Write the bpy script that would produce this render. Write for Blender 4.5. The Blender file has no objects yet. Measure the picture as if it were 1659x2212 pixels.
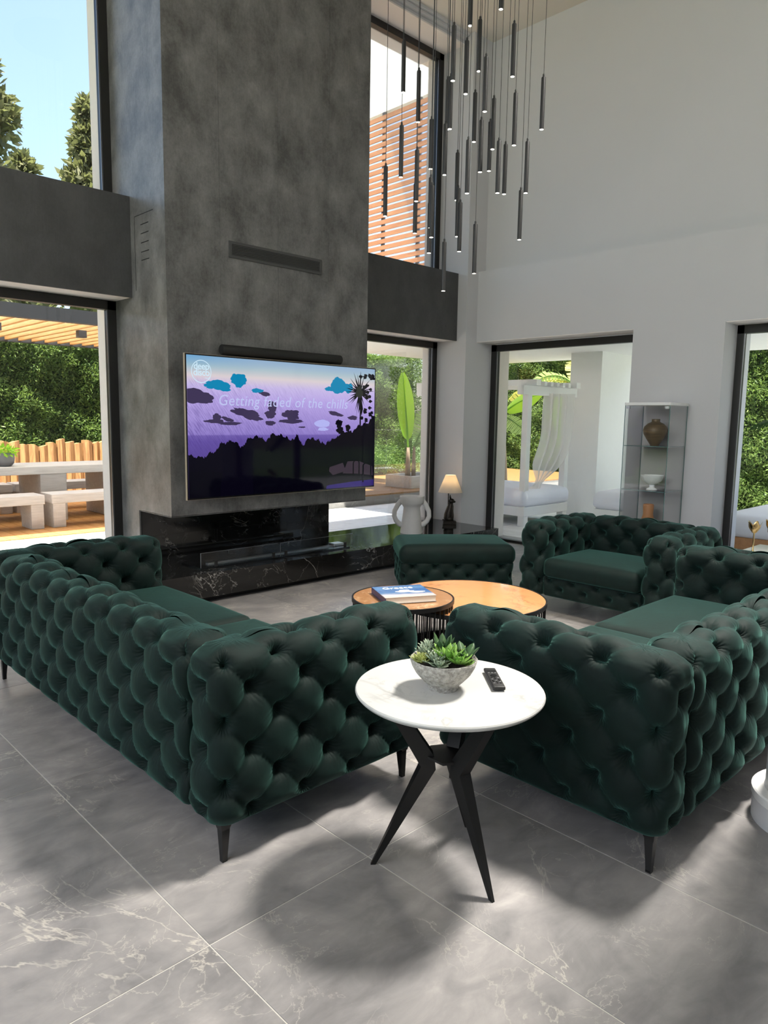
import bpy, bmesh, math, random
import numpy as np
from mathutils import Vector, Matrix
PI = math.pi
SC = bpy.context.scene
COL = SC.collection
# ------------------------------------------------------------------ camera
CH = 1.445
FPX, YAW, PITCH, ROLL = 1551.76, math.radians(44.319), math.radians(7.384), math.radians(-0.881)
def _cam():
    f = Vector((math.sin(YAW)*math.cos(PITCH), math.cos(YAW)*math.cos(PITCH), -math.sin(PITCH)))
    r = Vector((math.cos(YAW), -math.sin(YAW), 0)); d = f.cross(r)
    r2 = math.cos(ROLL)*r + math.sin(ROLL)*d; d2 = -math.sin(ROLL)*r + math.cos(ROLL)*d
    cam = bpy.data.cameras.new('camera'); o = bpy.data.objects.new('camera', cam); COL.objects.link(o)
    m = Matrix((r2, -d2, -f)).transposed().to_4x4(); m.translation = (0, 0, CH)
    o.matrix_world = m
    cam.sensor_fit = 'HORIZONTAL'; cam.sensor_width = 36; cam.lens = FPX/1659*36
    cam.clip_start = 0.05; cam.clip_end = 300
    SC.camera = o
_cam()
# ------------------------------------------------------------------ view, world, lights
vs = SC.view_settings
vs.view_transform = 'Standard'; vs.look = 'None'; vs.exposure = 0.5; vs.gamma = 1.0; vs.use_curve_mapping = False
W = bpy.data.worlds.new('sky'); SC.world = W; W.use_nodes = True
def _world():
    nt = W.node_tree; nt.nodes.clear()
    out = nt.nodes.new('ShaderNodeOutputWorld'); bg = nt.nodes.new('ShaderNodeBackground')
    sky = nt.nodes.new('ShaderNodeTexSky'); sky.sky_type = 'NISHITA'; sky.sun_disc = False
    sky.sun_elevation = math.radians(58); sky.sun_rotation = math.radians(100); sky.air_density = 1.0; sky.dust_density = 2.2; sky.ozone_density = 1.4
    bg.inputs[1].default_value = SKY
    nt.links.new(sky.outputs[0], bg.inputs[0]); nt.links.new(bg.outputs[0], out.inputs[0])
SKY = 0.26
_world()
def sun(direction, strength, angle, color):
    l = bpy.data.lights.new('sun', 'SUN'); l.energy = strength; l.angle = math.radians(angle); l.color = color
    o = bpy.data.objects.new('sun', l); COL.objects.link(o)
    o.rotation_euler = Vector(direction).to_track_quat('-Z', 'Y').to_euler(); o.location = (4, 12, 20)
sun((0.30, 0.22, -0.93), 13.0, 1.0, (1, .95, .86))
def area(name, loc, target, sx, sy, power, color):
    l = bpy.data.lights.new(name, 'AREA'); l.shape = 'RECTANGLE'; l.size = sx; l.size_y = sy; l.energy = power; l.color = color
    o = bpy.data.objects.new(name, l); COL.objects.link(o); o.location = loc
    o.rotation_euler = (Vector(target)-Vector(loc)).to_track_quat('-Z', 'Y').to_euler(); return o
# added fill light standing inside the unseen left glazing, and the ceiling lamp whose shadows lie on the floor
area('window_daylight', (-2.9, 1.6, 3.7), (6, 1.6, 3.9), 5.8, 3.2, 165, (1, .97, .93))
area('ceiling_lamp_light', (4.3, 0.8, 5.50), (2.5, 1.2, 0), 0.72, 0.72, 112, (1, .95, .88)).data.spread = math.radians(76)
# ------------------------------------------------------------------ helpers
ORG = {}
def tag(o, label=None, cat=None, group=None, kind=None):
    if label: o['label'] = label
    if cat: o['category'] = cat
    if group: o['group'] = group
    if kind: o['kind'] = kind
    return o
def thing(name, label, cat, loc=(0, 0, 0), rotz=0, group=None):
    o = bpy.data.objects.new(name, None); COL.objects.link(o); o.location = loc; o.rotation_euler = (0, 0, rotz)
    o.empty_display_size = .1; ORG[o.name] = Vector(loc)
    return tag(o, label, cat, group)
def copy_tree(o, parent=None):
    c = o.copy(); COL.objects.link(c); c.parent = parent
    for ch in [x for x in bpy.data.objects if x.parent == o]: copy_tree(ch, c)
    return c
class MB:
    def __init__(s): s.v = []; s.f = []; s.uv = None
    def add(s, V, F):
        n = len(s.v); s.v += [tuple(p) for p in V]; s.f += [tuple(i+n for i in q) for q in F]; return s
    def box(s, x0, y0, z0, x1, y1, z1):
        return s.add([(x0,y0,z0),(x1,y0,z0),(x1,y1,z0),(x0,y1,z0),(x0,y0,z1),(x1,y0,z1),(x1,y1,z1),(x0,y1,z1)],
                     [(3,2,1,0),(4,5,6,7),(0,1,5,4),(1,2,6,5),(2,3,7,6),(3,0,4,7)])
    def tbox(s, c, sx, sy, sz, M=None):
        b = MB().box(-sx/2,-sy/2,-sz/2,sx/2,sy/2,sz/2); M = M or Matrix()
        return s.add([M @ Vector(p) + Vector(c) for p in b.v], b.f)
    def rbox(s, x0, y0, z0, x1, y1, z1, r=.01, seg=2):
        bm = bmesh.new(); bmesh.ops.create_cube(bm, size=1)
        for v in bm.verts: v.co = (x0+(v.co.x+.5)*(x1-x0), y0+(v.co.y+.5)*(y1-y0), z0+(v.co.z+.5)*(z1-z0))
        bmesh.ops.bevel(bm, geom=bm.edges[:], offset=r, segments=seg, profile=.5, affect='EDGES')
        bm.verts.index_update(); s.add([v.co[:] for v in bm.verts], [tuple(v.index for v in f.verts) for f in bm.faces]); bm.free(); return s
    def tube(s, pts, rad, n=8, cap=True):
        pts = [Vector(p) for p in pts]; R = rad if isinstance(rad, (list, tuple)) else [rad]*len(pts)
        V = []; up = Vector((0,0,1)); pu = None
        for i, p in enumerate(pts):
            t = (pts[min(i+1, len(pts)-1)]-pts[max(i-1, 0)]).normalized()
            if pu is None: a = t.cross(up if abs(t.z) < .95 else Vector((1,0,0))).normalized()
            else: a = (pu - t*pu.dot(t)).normalized()
            pu = a; b = t.cross(a)
            for k in range(n): V.append(p + R[i]*(math.cos(2*PI*k/n)*a + math.sin(2*PI*k/n)*b))
        F = [(i*n+k, i*n+(k+1)%n, (i+1)*n+(k+1)%n, (i+1)*n+k) for i in range(len(pts)-1) for k in range(n)]
        if cap: F += [tuple(range(n-1,-1,-1)), tuple((len(pts)-1)*n+k for k in range(n))]
        return s.add(V, F)
    def lathe(s, prof, n=32, c=(0,0,0), wob=None):
        V = []; 
        for j, (r, z) in enumerate(prof):
            for k in range(n):
                a = 2*PI*k/n; rr = r*(1+(wob(a, j) if wob else 0)); V.append((c[0]+rr*math.cos(a), c[1]+rr*math.sin(a), c[2]+z))
        F = [(j*n+k, j*n+(k+1)%n, (j+1)*n+(k+1)%n, (j+1)*n+k) for j in range(len(prof)-1) for k in range(n)]
        if prof[0][0] > 1e-6: F.append(tuple(range(n-1,-1,-1)))
        if prof[-1][0] > 1e-6: F.append(tuple((len(prof)-1)*n+k for k in range(n)))
        return s.add(V, F)
    def prism(s, poly, y0, y1, axis='y'):
        n = len(poly)
        g = {'y': lambda a,b,t: (a,t,b), 'x': lambda a,b,t: (t,a,b), 'z': lambda a,b,t: (a,b,t)}[axis]
        V = [g(a,b,y0) for a,b in poly]+[g(a,b,y1) for a,b in poly]
        F = [tuple(range(n)), tuple(range(2*n-1,n-1,-1))]+[(i,i+n,(i+1)%n+n,(i+1)%n) for i in range(n)]
        return s.add(V, F)
    def grid(s, P):       # P[i][j] points
        ni, nj = len(P), len(P[0])
        return s.add([p for r in P for p in r], [(i*nj+j,i*nj+j+1,(i+1)*nj+j+1,(i+1)*nj+j) for i in range(ni-1) for j in range(nj-1)])
    def ball(s, c, rx, ry, rz, n=12, m=8, M=None):
        V=[]; M = M or Matrix()
        for j in range(m+1):
            t = PI*j/m
            for k in range(n):
                a = 2*PI*k/n; V.append(Vector(c)+ M @ Vector((rx*math.sin(t)*math.cos(a), ry*math.sin(t)*math.sin(a), rz*math.cos(t))))
        return s.add(V, [(j*n+k,(j+1)*n+k,(j+1)*n+(k+1)%n,j*n+(k+1)%n) for j in range(m) for k in range(n)])
    def xf(s, M): s.v = [tuple(M @ Vector(p)) for p in s.v]; return s
    def build(s, name, mat, parent=None, smooth=False, world=False, root=None):
        me = bpy.data.meshes.new(name)
        off = ORG[(root or parent).name] if (world and parent is not None) else Vector()
        me.from_pydata([(p[0]-off.x, p[1]-off.y, p[2]-off.z) for p in s.v] if off.length else s.v, [], s.f)
        me.validate(clean_customdata=False)
        bm = bmesh.new(); bm.from_mesh(me); bmesh.ops.recalc_face_normals(bm, faces=bm.faces); bm.to_mesh(me); bm.free()
        return link(name, me, mat, parent, smooth)
def link(name, me, mat, parent=None, smooth=False):
    if smooth is True: me.polygons.foreach_set('use_smooth', [True]*len(me.polygons))
    elif smooth:
        me.polygons.foreach_set('use_smooth', [True]*len(me.polygons)); me.set_sharp_from_angle(angle=math.radians(smooth))
    if mat is not None and not me.materials: me.materials.append(mat)
    o = bpy.data.objects.new(name, me); COL.objects.link(o); o.parent = parent
    return o
def inst(name, me, parent, loc=(0,0,0), rot=(0,0,0), scale=(1,1,1)):
    o = bpy.data.objects.new(name, me); COL.objects.link(o); o.parent = parent; o.location = loc; o.rotation_euler = rot; o.scale = scale; return o
def struct(o, label=None): o['kind'] = 'structure'; return tag(o, label)
# ------------------------------------------------------------------ materials
def srgb(r, g, b):
    f = lambda c: c/12.92 if c <= .04045 else ((c+.055)/1.055)**2.4
    return (f(r/255), f(g/255), f(b/255), 1)
class NT:
    def __init__(s, name):
        s.m = bpy.data.materials.new(name); s.m.use_nodes = True; s.t = s.m.node_tree; s.t.nodes.clear()
        s.out = s.n('OutputMaterial')
    def n(s, typ, **kw):
        nd = s.t.nodes.new('ShaderNode'+typ)
        for k, v in kw.items():
            if k.startswith('i_'): nd.inputs[k[2:].replace('_', ' ')].default_value = v
            else: setattr(nd, k, v)
        return nd
    def l(s, a, b): s.t.links.new(a, b)
    def val(s, nd, i, v):
        if hasattr(v, 'is_output') or hasattr(v, 'links'): s.l(v, nd.inputs[i])
        else: nd.inputs[i].default_value = v
    def math(s, op, a, b=0.0, c=None, clamp=False):
        nd = s.n('Math', operation=op, use_clamp=clamp); s.val(nd, 0, a); s.val(nd, 1, b)
        if c is not None: s.val(nd, 2, c)
        return nd.outputs[0]
    def coord(s, which='Object', scale=(1,1,1), rot=(0,0,0), rnd=0):
        tc = s.n('TexCoord'); mp = s.n('Mapping'); mp.inputs['Scale'].default_value = scale; mp.inputs['Rotation'].default_value = rot
        s.l(tc.outputs[which], mp.inputs[0])
        if rnd:
            oi = s.n('ObjectInfo'); cm = s.n('CombineXYZ')
            for k, q in enumerate((37.0, 91.0, 53.0)): s.l(s.math('MULTIPLY', oi.outputs['Random'], q*rnd), cm.inputs[k])
            s.l(cm.outputs[0], mp.inputs['Location'])
        return mp.outputs[0]
    def noise(s, co, scale=5, detail=4, rough=.55, dist=0, out=0):
        nd = s.n('TexNoise'); s.l(co, nd.inputs['Vector'])
        nd.inputs['Scale'].default_value = scale; nd.inputs['Detail'].default_value = detail; nd.inputs['Roughness'].default_value = rough; nd.inputs['Distortion'].default_value = dist
        return nd.outputs[out]
    def ramp(s, fac, stops, interp='LINEAR'):
        nd = s.n('ValToRGB'); s.l(fac, nd.inputs[0]); cr = nd.color_ramp; cr.interpolation = interp
        while len(cr.elements) < len(stops): cr.elements.new(.5)
        for e, (p, c) in zip(cr.elements, stops): e.position = p; e.color = c if len(c) == 4 else (*c, 1)
        return nd.outputs[0]
    def mix(s, fac, a, b, mode='MIX'):
        nd = s.n('Mix', data_type='RGBA', blend_type=mode); s.val(nd, 0, fac); s.val(nd, 6, a); s.val(nd, 7, b); return nd.outputs[2]
    def bump(s, h, strength=.3, dist=.01):
        nd = s.n('Bump'); s.l(h, nd.inputs['Height']); nd.inputs['Strength'].default_value = strength; nd.inputs['Distance'].default_value = dist; return nd.outputs[0]
    def princ(s, color, rough=.5, metal=0.0, normal=None, **kw):
        p = s.n('BsdfPrincipled'); s.val(p, 'Base Color', color); s.val(p, 'Roughness', rough); s.val(p, 'Metallic', metal)
        for k, v in kw.items(): s.val(p, k.replace('_', ' '), v)
        if normal is not None: s.l(normal, p.inputs['Normal'])
        s.l(p.outputs[0], s.out.inputs[0]); return p
def plain(name, c, rough=.5, metal=0.0, nz=0.06, scale=20, bump=0.0, **kw):
    t = NT(name); co = t.coord()
    n = t.noise(co, scale, 4)
    col = t.mix(n, tuple(x*(1-nz) for x in c[:3])+(1,), tuple(min(1, x*(1+nz)) for x in c[:3])+(1,))
    t.princ(col, rough, metal, t.bump(t.noise(co, scale*3, 5), bump, .004) if bump else None, **kw); return t.m
def veins(t, co, scale, thin, dist=1.2, detail=6):
    n = t.noise(co, scale, detail, .6, dist)
    a = t.math('ABSOLUTE', t.math('SUBTRACT', n, .5))
    return t.math('SUBTRACT', 1.0, t.math('MULTIPLY', a, 1/thin, clamp=True), clamp=True)
MT = {}
def _mats():
    # wall paints
    MT['white_wall'] = plain('white_wall', (.57,.57,.585), .75, nz=.015, scale=3, bump=.04)
    MT['ceiling'] = plain('ceiling_paint', (.76,.71,.64), .8, nz=.02, scale=2)  # beige of warm bounced light put into the white paint
    MT['jamb'] = plain('jamb_paint', (.86,.81,.78), .7, nz=.02, scale=4)
    MT['ext_wall'] = plain('exterior_render', (.76,.69,.62), .85, nz=.05, scale=30, bump=.1)
    MT['ext_white'] = plain('exterior_white', (.82,.82,.80), .8, nz=.03, scale=12)
    # concrete-look wall cladding
    def clad(name, lo, hi, rough):
        t = NT(name); co = t.coord(scale=(1,1,.75)); a = t.noise(co, 4.2, 7, .62, .2); b = t.noise(co, 60, 4, .6, .8)
        c = t.coord(scale=(6,6,.6)); s = t.noise(c, 12, 3, .5)
        m = t.math('ADD', t.math('MULTIPLY', a, .70), t.math('ADD', t.math('MULTIPLY', b, .22), t.math('MULTIPLY', s, .08)))
        col = t.ramp(m, [(.36, lo), (.5, tuple((p+q)/2 for p, q in zip(lo, hi))), (.64, hi)])
        h = t.math('ADD', t.math('MULTIPLY', b, .6), t.math('MULTIPLY', s, .4))
        t.princ(col, rough, 0, t.bump(h, .22, .006), Specular_IOR_Level=.6); return t.m
    MT['clad'] = clad('concrete_cladding', (.062,.061,.060), (.205,.202,.197), .38)
    MT['clad_dark'] = clad('concrete_cladding_dark', (.038,.038,.039), (.070,.070,.071), .55)
    # floor tile
    t = NT('floor_tile'); co = t.coord(rnd=1); w = t.noise(co, 1.6, 8, .62, .8); w2 = t.noise(t.coord(scale=(1,2.2,1), rot=(0,0,.6), rnd=1), 5, 7, .6, .6)
    base = t.ramp(t.math('ADD', t.math('MULTIPLY', w, .6), t.math('MULTIPLY', w2, .4)), [(.28, (.115,.111,.112)), (.44, (.205,.197,.196)), (.56, (.285,.270,.264)), (.72, (.45,.423,.403))])
    v1 = veins(t, co, .8, .007, 2.0, 7); v2 = veins(t, t.coord(scale=(1,1.7,1), rot=(0,0,1.0), rnd=2), 2.1, .007, 1.6, 8)
    br = t.ramp(t.noise(co, 2.3, 3), [(.44, (0,0,0)), (.60, (1,1,1))])
    vv = t.math('MULTIPLY', t.math('MAXIMUM', v1, t.math('MULTIPLY', v2, .7)), br)
    col = t.mix(t.math('MULTIPLY', vv, .72), base, (.54,.50,.44,1))
    rg = t.math('ADD', .30, t.math('MULTIPLY', w2, .16))
    t.princ(col, rg, 0, t.bump(w2, .05, .004), Specular_IOR_Level=.5); MT['tile'] = t.m
    MT['grout'] = plain('grout', (.52,.50,.46), .85)
    # outside paving
    t = NT('paving'); co = t.coord(rnd=1); w = t.noise(co, 2.0, 8, .65, 1.0)
    col = t.ramp(w, [(.3, (.62,.62,.61)), (.55, (.78,.78,.77)), (.7, (.70,.70,.69))]); t.princ(col, .55); MT['paving'] = t.m
    MT['paving_joint'] = plain('paving_joint', (.4,.4,.4), .9)
    # black marble
    def marble(name, base, base2, vein, sc, thin, amt, rough, thr=.52):
        t = NT(name); co = t.coord(rot=(.3,.5,.4)); v1 = veins(t, co, sc, thin, 1.5, 5); v2 = veins(t, t.coord(rot=(1.1,.2,.9)), sc*2.3, thin*.7, 1.6, 8)
        br = t.ramp(t.noise(co, sc*1.7, 3), [(thr, (0,0,0)), (thr+.13, (1,1,1))])
        vv = t.math('MULTIPLY', t.math('MAXIMUM', v1, t.math('MULTIPLY', v2, .8)), br)
        b = t.mix(t.noise(co, sc*3, 6), base, base2)
        t.princ(t.mix(t.math('MULTIPLY', vv, amt), b, vein), rough, 0, Specular_IOR_Level=.5); return t.m
    MT['black_marble'] = marble('black_marble', (.006,.006,.006,1), (.013,.012,.011,1), (.42,.41,.39,1), 1.1, .006, .7, .06, .44)
    MT['grey_marble'] = marble('grey_marble', (.22,.21,.20,1), (.32,.31,.30,1), (.6,.58,.55,1), 1.4, .014, .6, .4)
    MT['white_marble'] = marble('white_marble', (.46,.46,.445,1), (.51,.51,.495,1), (.17,.175,.175,1), 2.2, .045, .65, .30)
    MT['tan_marble'] = marble('tan_marble', (.44,.205,.085,1), (.51,.25,.11,1), (.20,.10,.05,1), 2.2, .035, .7, .06)  # orange reflection of the timber slats put into the base colour
    MT['brown_marble'] = marble('brown_marble', (.20,.095,.042,1), (.33,.18,.085,1), (.50,.36,.22,1), 4.0, .030, .8, .10)
    # metals / plastics
    MT['frame'] = plain('window_frame', (.022,.021,.020), .42, .3, nz=.1)
    MT['frame_line'] = plain('frame_seal', (.34,.34,.36), .35, .8)
    MT['black_metal'] = plain('black_metal', (.006,.006,.006), .42, .2)
    MT['satin_black'] = plain('satin_black', (.008,.008,.008), .55)
    MT['gloss_black'] = plain('gloss_black', (.005,.005,.005), .18)
    MT['champagne'] = plain('champagne_metal', (.72,.60,.48), .3, .7)
    MT['steel'] = plain('steel', (.62,.62,.60), .3, 1.0)
    t = NT('roof_sheet'); tl = t.n('BsdfTranslucent'); tl.inputs[0].default_value = (1,1,1,1); t.l(tl.outputs[0], t.out.inputs[0]); MT['roof_sheet'] = t.m  # for the light-diffusing sheet added over the pergola
    MT['gold'] = plain('gold', (.58,.43,.20), .25, 1.0)
    MT['white_paint'] = plain('white_painted_wood', (.80,.79,.77), .5, nz=.03)
    MT['white_lacquer'] = plain('white_lacquer', (.82,.82,.81), .3)
    # glass
    def glass(name, tint, spec=.06, rough=0.0):
        t = NT(name); tr = t.n('BsdfTransparent'); tr.inputs[0].default_value = tint; g = t.n('BsdfGlossy'); g.inputs['Roughness'].default_value = rough; g.inputs[0].default_value = (1,1,1,1)
        fr = t.n('Fresnel'); fr.inputs[0].default_value = 1.35; mx = t.n('MixShader'); t.l(t.math('MULTIPLY', fr.outputs[0], spec/.05*.55, clamp=True), mx.inputs[0])
        t.l(tr.outputs[0], mx.inputs[1]); t.l(g.outputs[0], mx.inputs[2]); t.l(mx.outputs[0], t.out.inputs[0]); return t.m
    MT['glass'] = glass('window_glass', (.97,.985,.98,1))
    MT['glass_green'] = glass('cabinet_glass', (.988,.995,.993,1), .05)
    MT['glass_edge'] = plain('glass_edge', (.10,.20,.19), .15)
    # velvet
    t = NT('green_velvet'); uv = t.n('UVMap'); sp = t.n('SeparateXYZ'); t.l(uv.outputs[0], sp.inputs[0])
    a, b = sp.outputs[0], sp.outputs[1]; hb = t.math('MULTIPLY', b, .5)
    p = t.math('ROUND', t.math('ADD', a, hb)); q = t.math('ROUND', t.math('SUBTRACT', a, hb))
    da = t.math('MULTIPLY', t.math('SUBTRACT', a, t.math('MULTIPLY', t.math('ADD', p, q), .5)), .21)
    db = t.math('MULTIPLY', t.math('SUBTRACT', b, t.math('SUBTRACT', p, q)), .105)
    r = t.math('SQRT', t.math('ADD', t.math('MULTIPLY', da, da), t.math('MULTIPLY', db, db)))
    an = t.math('ARCTAN2', db, da); co = t.coord(); nz = t.noise(co, 9, 3)
    fold = t.math('MULTIPLY', t.math('SINE', t.math('ADD', t.math('MULTIPLY', an, 15.0), t.math('MULTIPLY', nz, 30.0))), t.math('POWER', 2.718, t.math('MULTIPLY', r, -34.0)))
    nap = t.noise(co, 7, 5, .6, .6); fine = t.noise(co, 900, 2)
    h = t.math('ADD', t.math('MULTIPLY', fold, .5), t.math('MULTIPLY', fine, .06))
    col = t.ramp(nap, [(.3, (.0009,.0054,.0044)), (.55, (.0016,.0088,.0073)), (.75, (.0027,.0132,.0110))])
    pr = t.princ(col, .72, 0, t.bump(h, .5, .006), Sheen_Weight=.30, Sheen_Roughness=.40, Specular_IOR_Level=.2)
    pr.inputs['Sheen Tint'].default_value = (.22,.58,.48,1); MT['velvet'] = t.m
    # woods
    def wood(name, lo, hi, sc=(1,12,12), rough=.55, grain=1.0):
        t = NT(name); co = t.coord(scale=sc, rnd=1); n = t.noise(co, 3*grain, 6, .6, .8)
        t.princ(t.ramp(n, [(.3, lo), (.7, hi)]), rough, 0, t.bump(n, .2, .004)); return t.m
    MT['deck'] = wood('deck_wood', (.46,.215,.065), (.58,.30,.10), (12,1,12))  # lightened to offset the shade under the pergola
    MT['deck_sun'] = wood('deck_wood_sunlit', (.24,.12,.04), (.32,.17,.06), (12,1,12))  # same deck wood, darkened to offset full sun
    MT['pergola_wood'] = wood('pergola_wood', (.46,.23,.075), (.62,.35,.13), (12,1,12))
    MT['log'] = wood('log_wood', (.20,.085,.03), (.60,.35,.145), (9,9,.8), .7)
    MT['slat'] = wood('slat_wood', (.36,.145,.06), (.50,.235,.105), (12,1,12))
    MT['bed_wood'] = wood('bed_wood', (.40,.18,.07), (.52,.26,.11), (1,9,9))
    MT['walnut'] = wood('walnut', (.17,.08,.04), (.30,.15,.07), (2,9,9))
    MT['grey_bench'] = wood('grey_bench', (.46,.44,.42), (.60,.58,.555), (1,10,10), .45)
    MT['pergola_metal'] = plain('pergola_metal', (.055,.058,.065), .5, .3)
    # plants
    def leaf(name, lo, hi, tl, sc=3.0, rough=.5, tw=.35):
        t = NT(name); co = t.coord('Generated', rnd=0); geo = t.n('NewGeometry'); n = t.noise(t.coord(), sc, 4, .6)
        rn = geo.outputs['Random Per Island']
        col = t.ramp(t.math('ADD', t.math('MULTIPLY', n, .5), t.math('MULTIPLY', rn, .5)), [(.25, lo), (.75, hi)])
        d = t.n('BsdfPrincipled'); t.l(col, d.inputs['Base Color']); d.inputs['Roughness'].default_value = rough; d.inputs['Specular IOR Level'].default_value = .3
        tr = t.n('BsdfTranslucent'); tr.inputs[0].default_value = (*tl, 1); mx = t.n('MixShader'); mx.inputs[0].default_value = tw
        t.l(d.outputs[0], mx.inputs[1]); t.l(tr.outputs[0], mx.inputs[2]); t.l(mx.outputs[0], t.out.inputs[0]); return t.m
    MT['hedge'] = leaf('hedge_leaf', (.035,.085,.022), (.24,.325,.10), (.28,.42,.08))
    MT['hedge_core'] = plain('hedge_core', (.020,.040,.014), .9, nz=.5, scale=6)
    MT['tree'] = leaf('tree_leaf', (.075,.085,.040), (.26,.25,.13), (.26,.28,.10))
    MT['banana'] = leaf('banana_leaf', (.16,.38,.03), (.33,.60,.07), (.52,.82,.06), 1.2, .4, .5)
    MT['banana_pale'] = leaf('banana_leaf_pale', (.22,.36,.12), (.42,.56,.26), (.42,.60,.18), 1.2, .4, .4)
    MT['banana_dry'] = leaf('banana_leaf_dry', (.38,.36,.08), (.62,.56,.16), (.62,.58,.10), 3, .6, .4)
    MT['bark'] = plain('banana_trunk', (.34,.25,.17), .85, nz=.5, scale=9, bump=.5)
    MT['bark_dark'] = plain('tree_bark', (.10,.07,.05), .9, nz=.4, scale=8, bump=.5)
    MT['palm'] = leaf('palm_leaf', (.018,.050,.016), (.045,.10,.030), (.08,.18,.03), 3, .4, .2)
    MT['succ_pale'] = leaf('succulent_pale', (.20,.27,.19), (.36,.43,.31), (.30,.42,.22), 20, .5, .15)
    MT['succ_green'] = leaf('succulent_green', (.12,.28,.04), (.26,.45,.10), (.30,.50,.08), 20, .4, .2)
    MT['succ_dark'] = leaf('succulent_dark', (.035,.085,.035), (.08,.15,.06), (.08,.18,.05), 20, .4, .15)
    MT['succ_lime'] = leaf('succulent_lime', (.30,.36,.10), (.50,.54,.20), (.5,.55,.15), 20, .5, .2)
    MT['soil'] = plain('soil', (.05,.038,.028), .95, nz=.5, scale=60, bump=.6)
    MT['grass'] = plain('lawn', (.10,.16,.045), .95, nz=.3, scale=6)
    # ceramics and fabric
    t = NT('stone_bowl'); co = t.coord(); v = t.n('TexVoronoi'); t.l(co, v.inputs[0]); v.inputs['Scale'].default_value = 120
    n = t.noise(co, 70, 6, .7); t.princ(t.ramp(n, [(.32, (.20,.185,.165)), (.52, (.40,.385,.35)), (.7, (.56,.54,.50))]), .9, 0, t.bump(t.math('ADD', n, t.math('MULTIPLY', v.outputs[0], .6)), .9, .006)); MT['stone'] = t.m
    MT['plaster'] = plain('white_plaster', (.70,.68,.66), .85, nz=.04, scale=25, bump=.25)
    MT['bronze'] = plain('dark_bronze', (.035,.028,.022), .35, .6, nz=.6, scale=40, bump=.5)
    t = NT('brown_vase'); co = t.coord(scale=(1,1,14)); n = t.noise(co, 6, 5, .6); t.princ(t.ramp(n, [(.3, (.07,.042,.02)), (.7, (.17,.11,.05))]), .45, .3); MT['vase'] = t.m
    MT['bed_linen'] = plain('bed_linen', (.80,.80,.86), .9, nz=.03, scale=8, bump=.08)
    t = NT('sheer_curtain'); d = t.n('BsdfDiffuse'); d.inputs[0].default_value = (.86,.84,.82,1); tl = t.n('BsdfTranslucent'); tl.inputs[0].default_value = (.86,.84,.82,1)
    tr = t.n('BsdfTransparent'); m1 = t.n('MixShader'); m1.inputs[0].default_value = .5; m2 = t.n('MixShader'); m2.inputs[0].default_value = .28
    t.l(d.outputs[0], m1.inputs[1]); t.l(tl.outputs[0], m1.inputs[2]); t.l(m1.outputs[0], m2.inputs[1]); t.l(tr.outputs[0], m2.inputs[2]); t.l(m2.outputs[0], t.out.inputs[0]); MT['sheer'] = t.m
    t = NT('lamp_shade'); d = t.n('BsdfDiffuse'); d.inputs[0].default_value = (.84,.79,.72,1); tl = t.n('BsdfTranslucent'); tl.inputs[0].default_value = (.84,.74,.58,1)
    m1 = t.n('MixShader'); m1.inputs[0].default_value = .45; t.l(d.outputs[0], m1.inputs[1]); t.l(tl.outputs[0], m1.inputs[2]); t.l(m1.outputs[0], t.out.inputs[0]); MT['shade'] = t.m
    MT['paper'] = plain('book_pages', (.78,.72,.62), .8, nz=.05, scale=200)
    MT['white_print'] = plain('white_print', (.80,.80,.78), .5)
    MT['terracotta'] = plain('terracotta', (.45,.20,.08), .6)
    t = NT('led'); e = t.n('Emission'); e.inputs[0].default_value = (1,.93,.78,1); e.inputs[1].default_value = 6; t.l(e.outputs[0], t.out.inputs[0]); MT['led'] = t.m
    t = NT('gabion'); co = t.coord(); v = t.n('TexVoronoi'); t.l(co, v.inputs[0]); v.inputs['Scale'].default_value = 9
    t.princ(t.ramp(v.outputs['Color'], [(.2, (.42,.43,.43)), (.8, (.72,.73,.72))]), .85, 0, t.bump(v.outputs[0], -1, .05)); MT['gabion'] = t.m
_mats()
def emis(name, c, s=1.0):
    t = NT(name); e = t.n('Emission'); e.inputs[0].default_value = c if len(c) == 4 else (*c, 1); e.inputs[1].default_value = s; t.l(e.outputs[0], t.out.inputs[0]); return t.m
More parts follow.
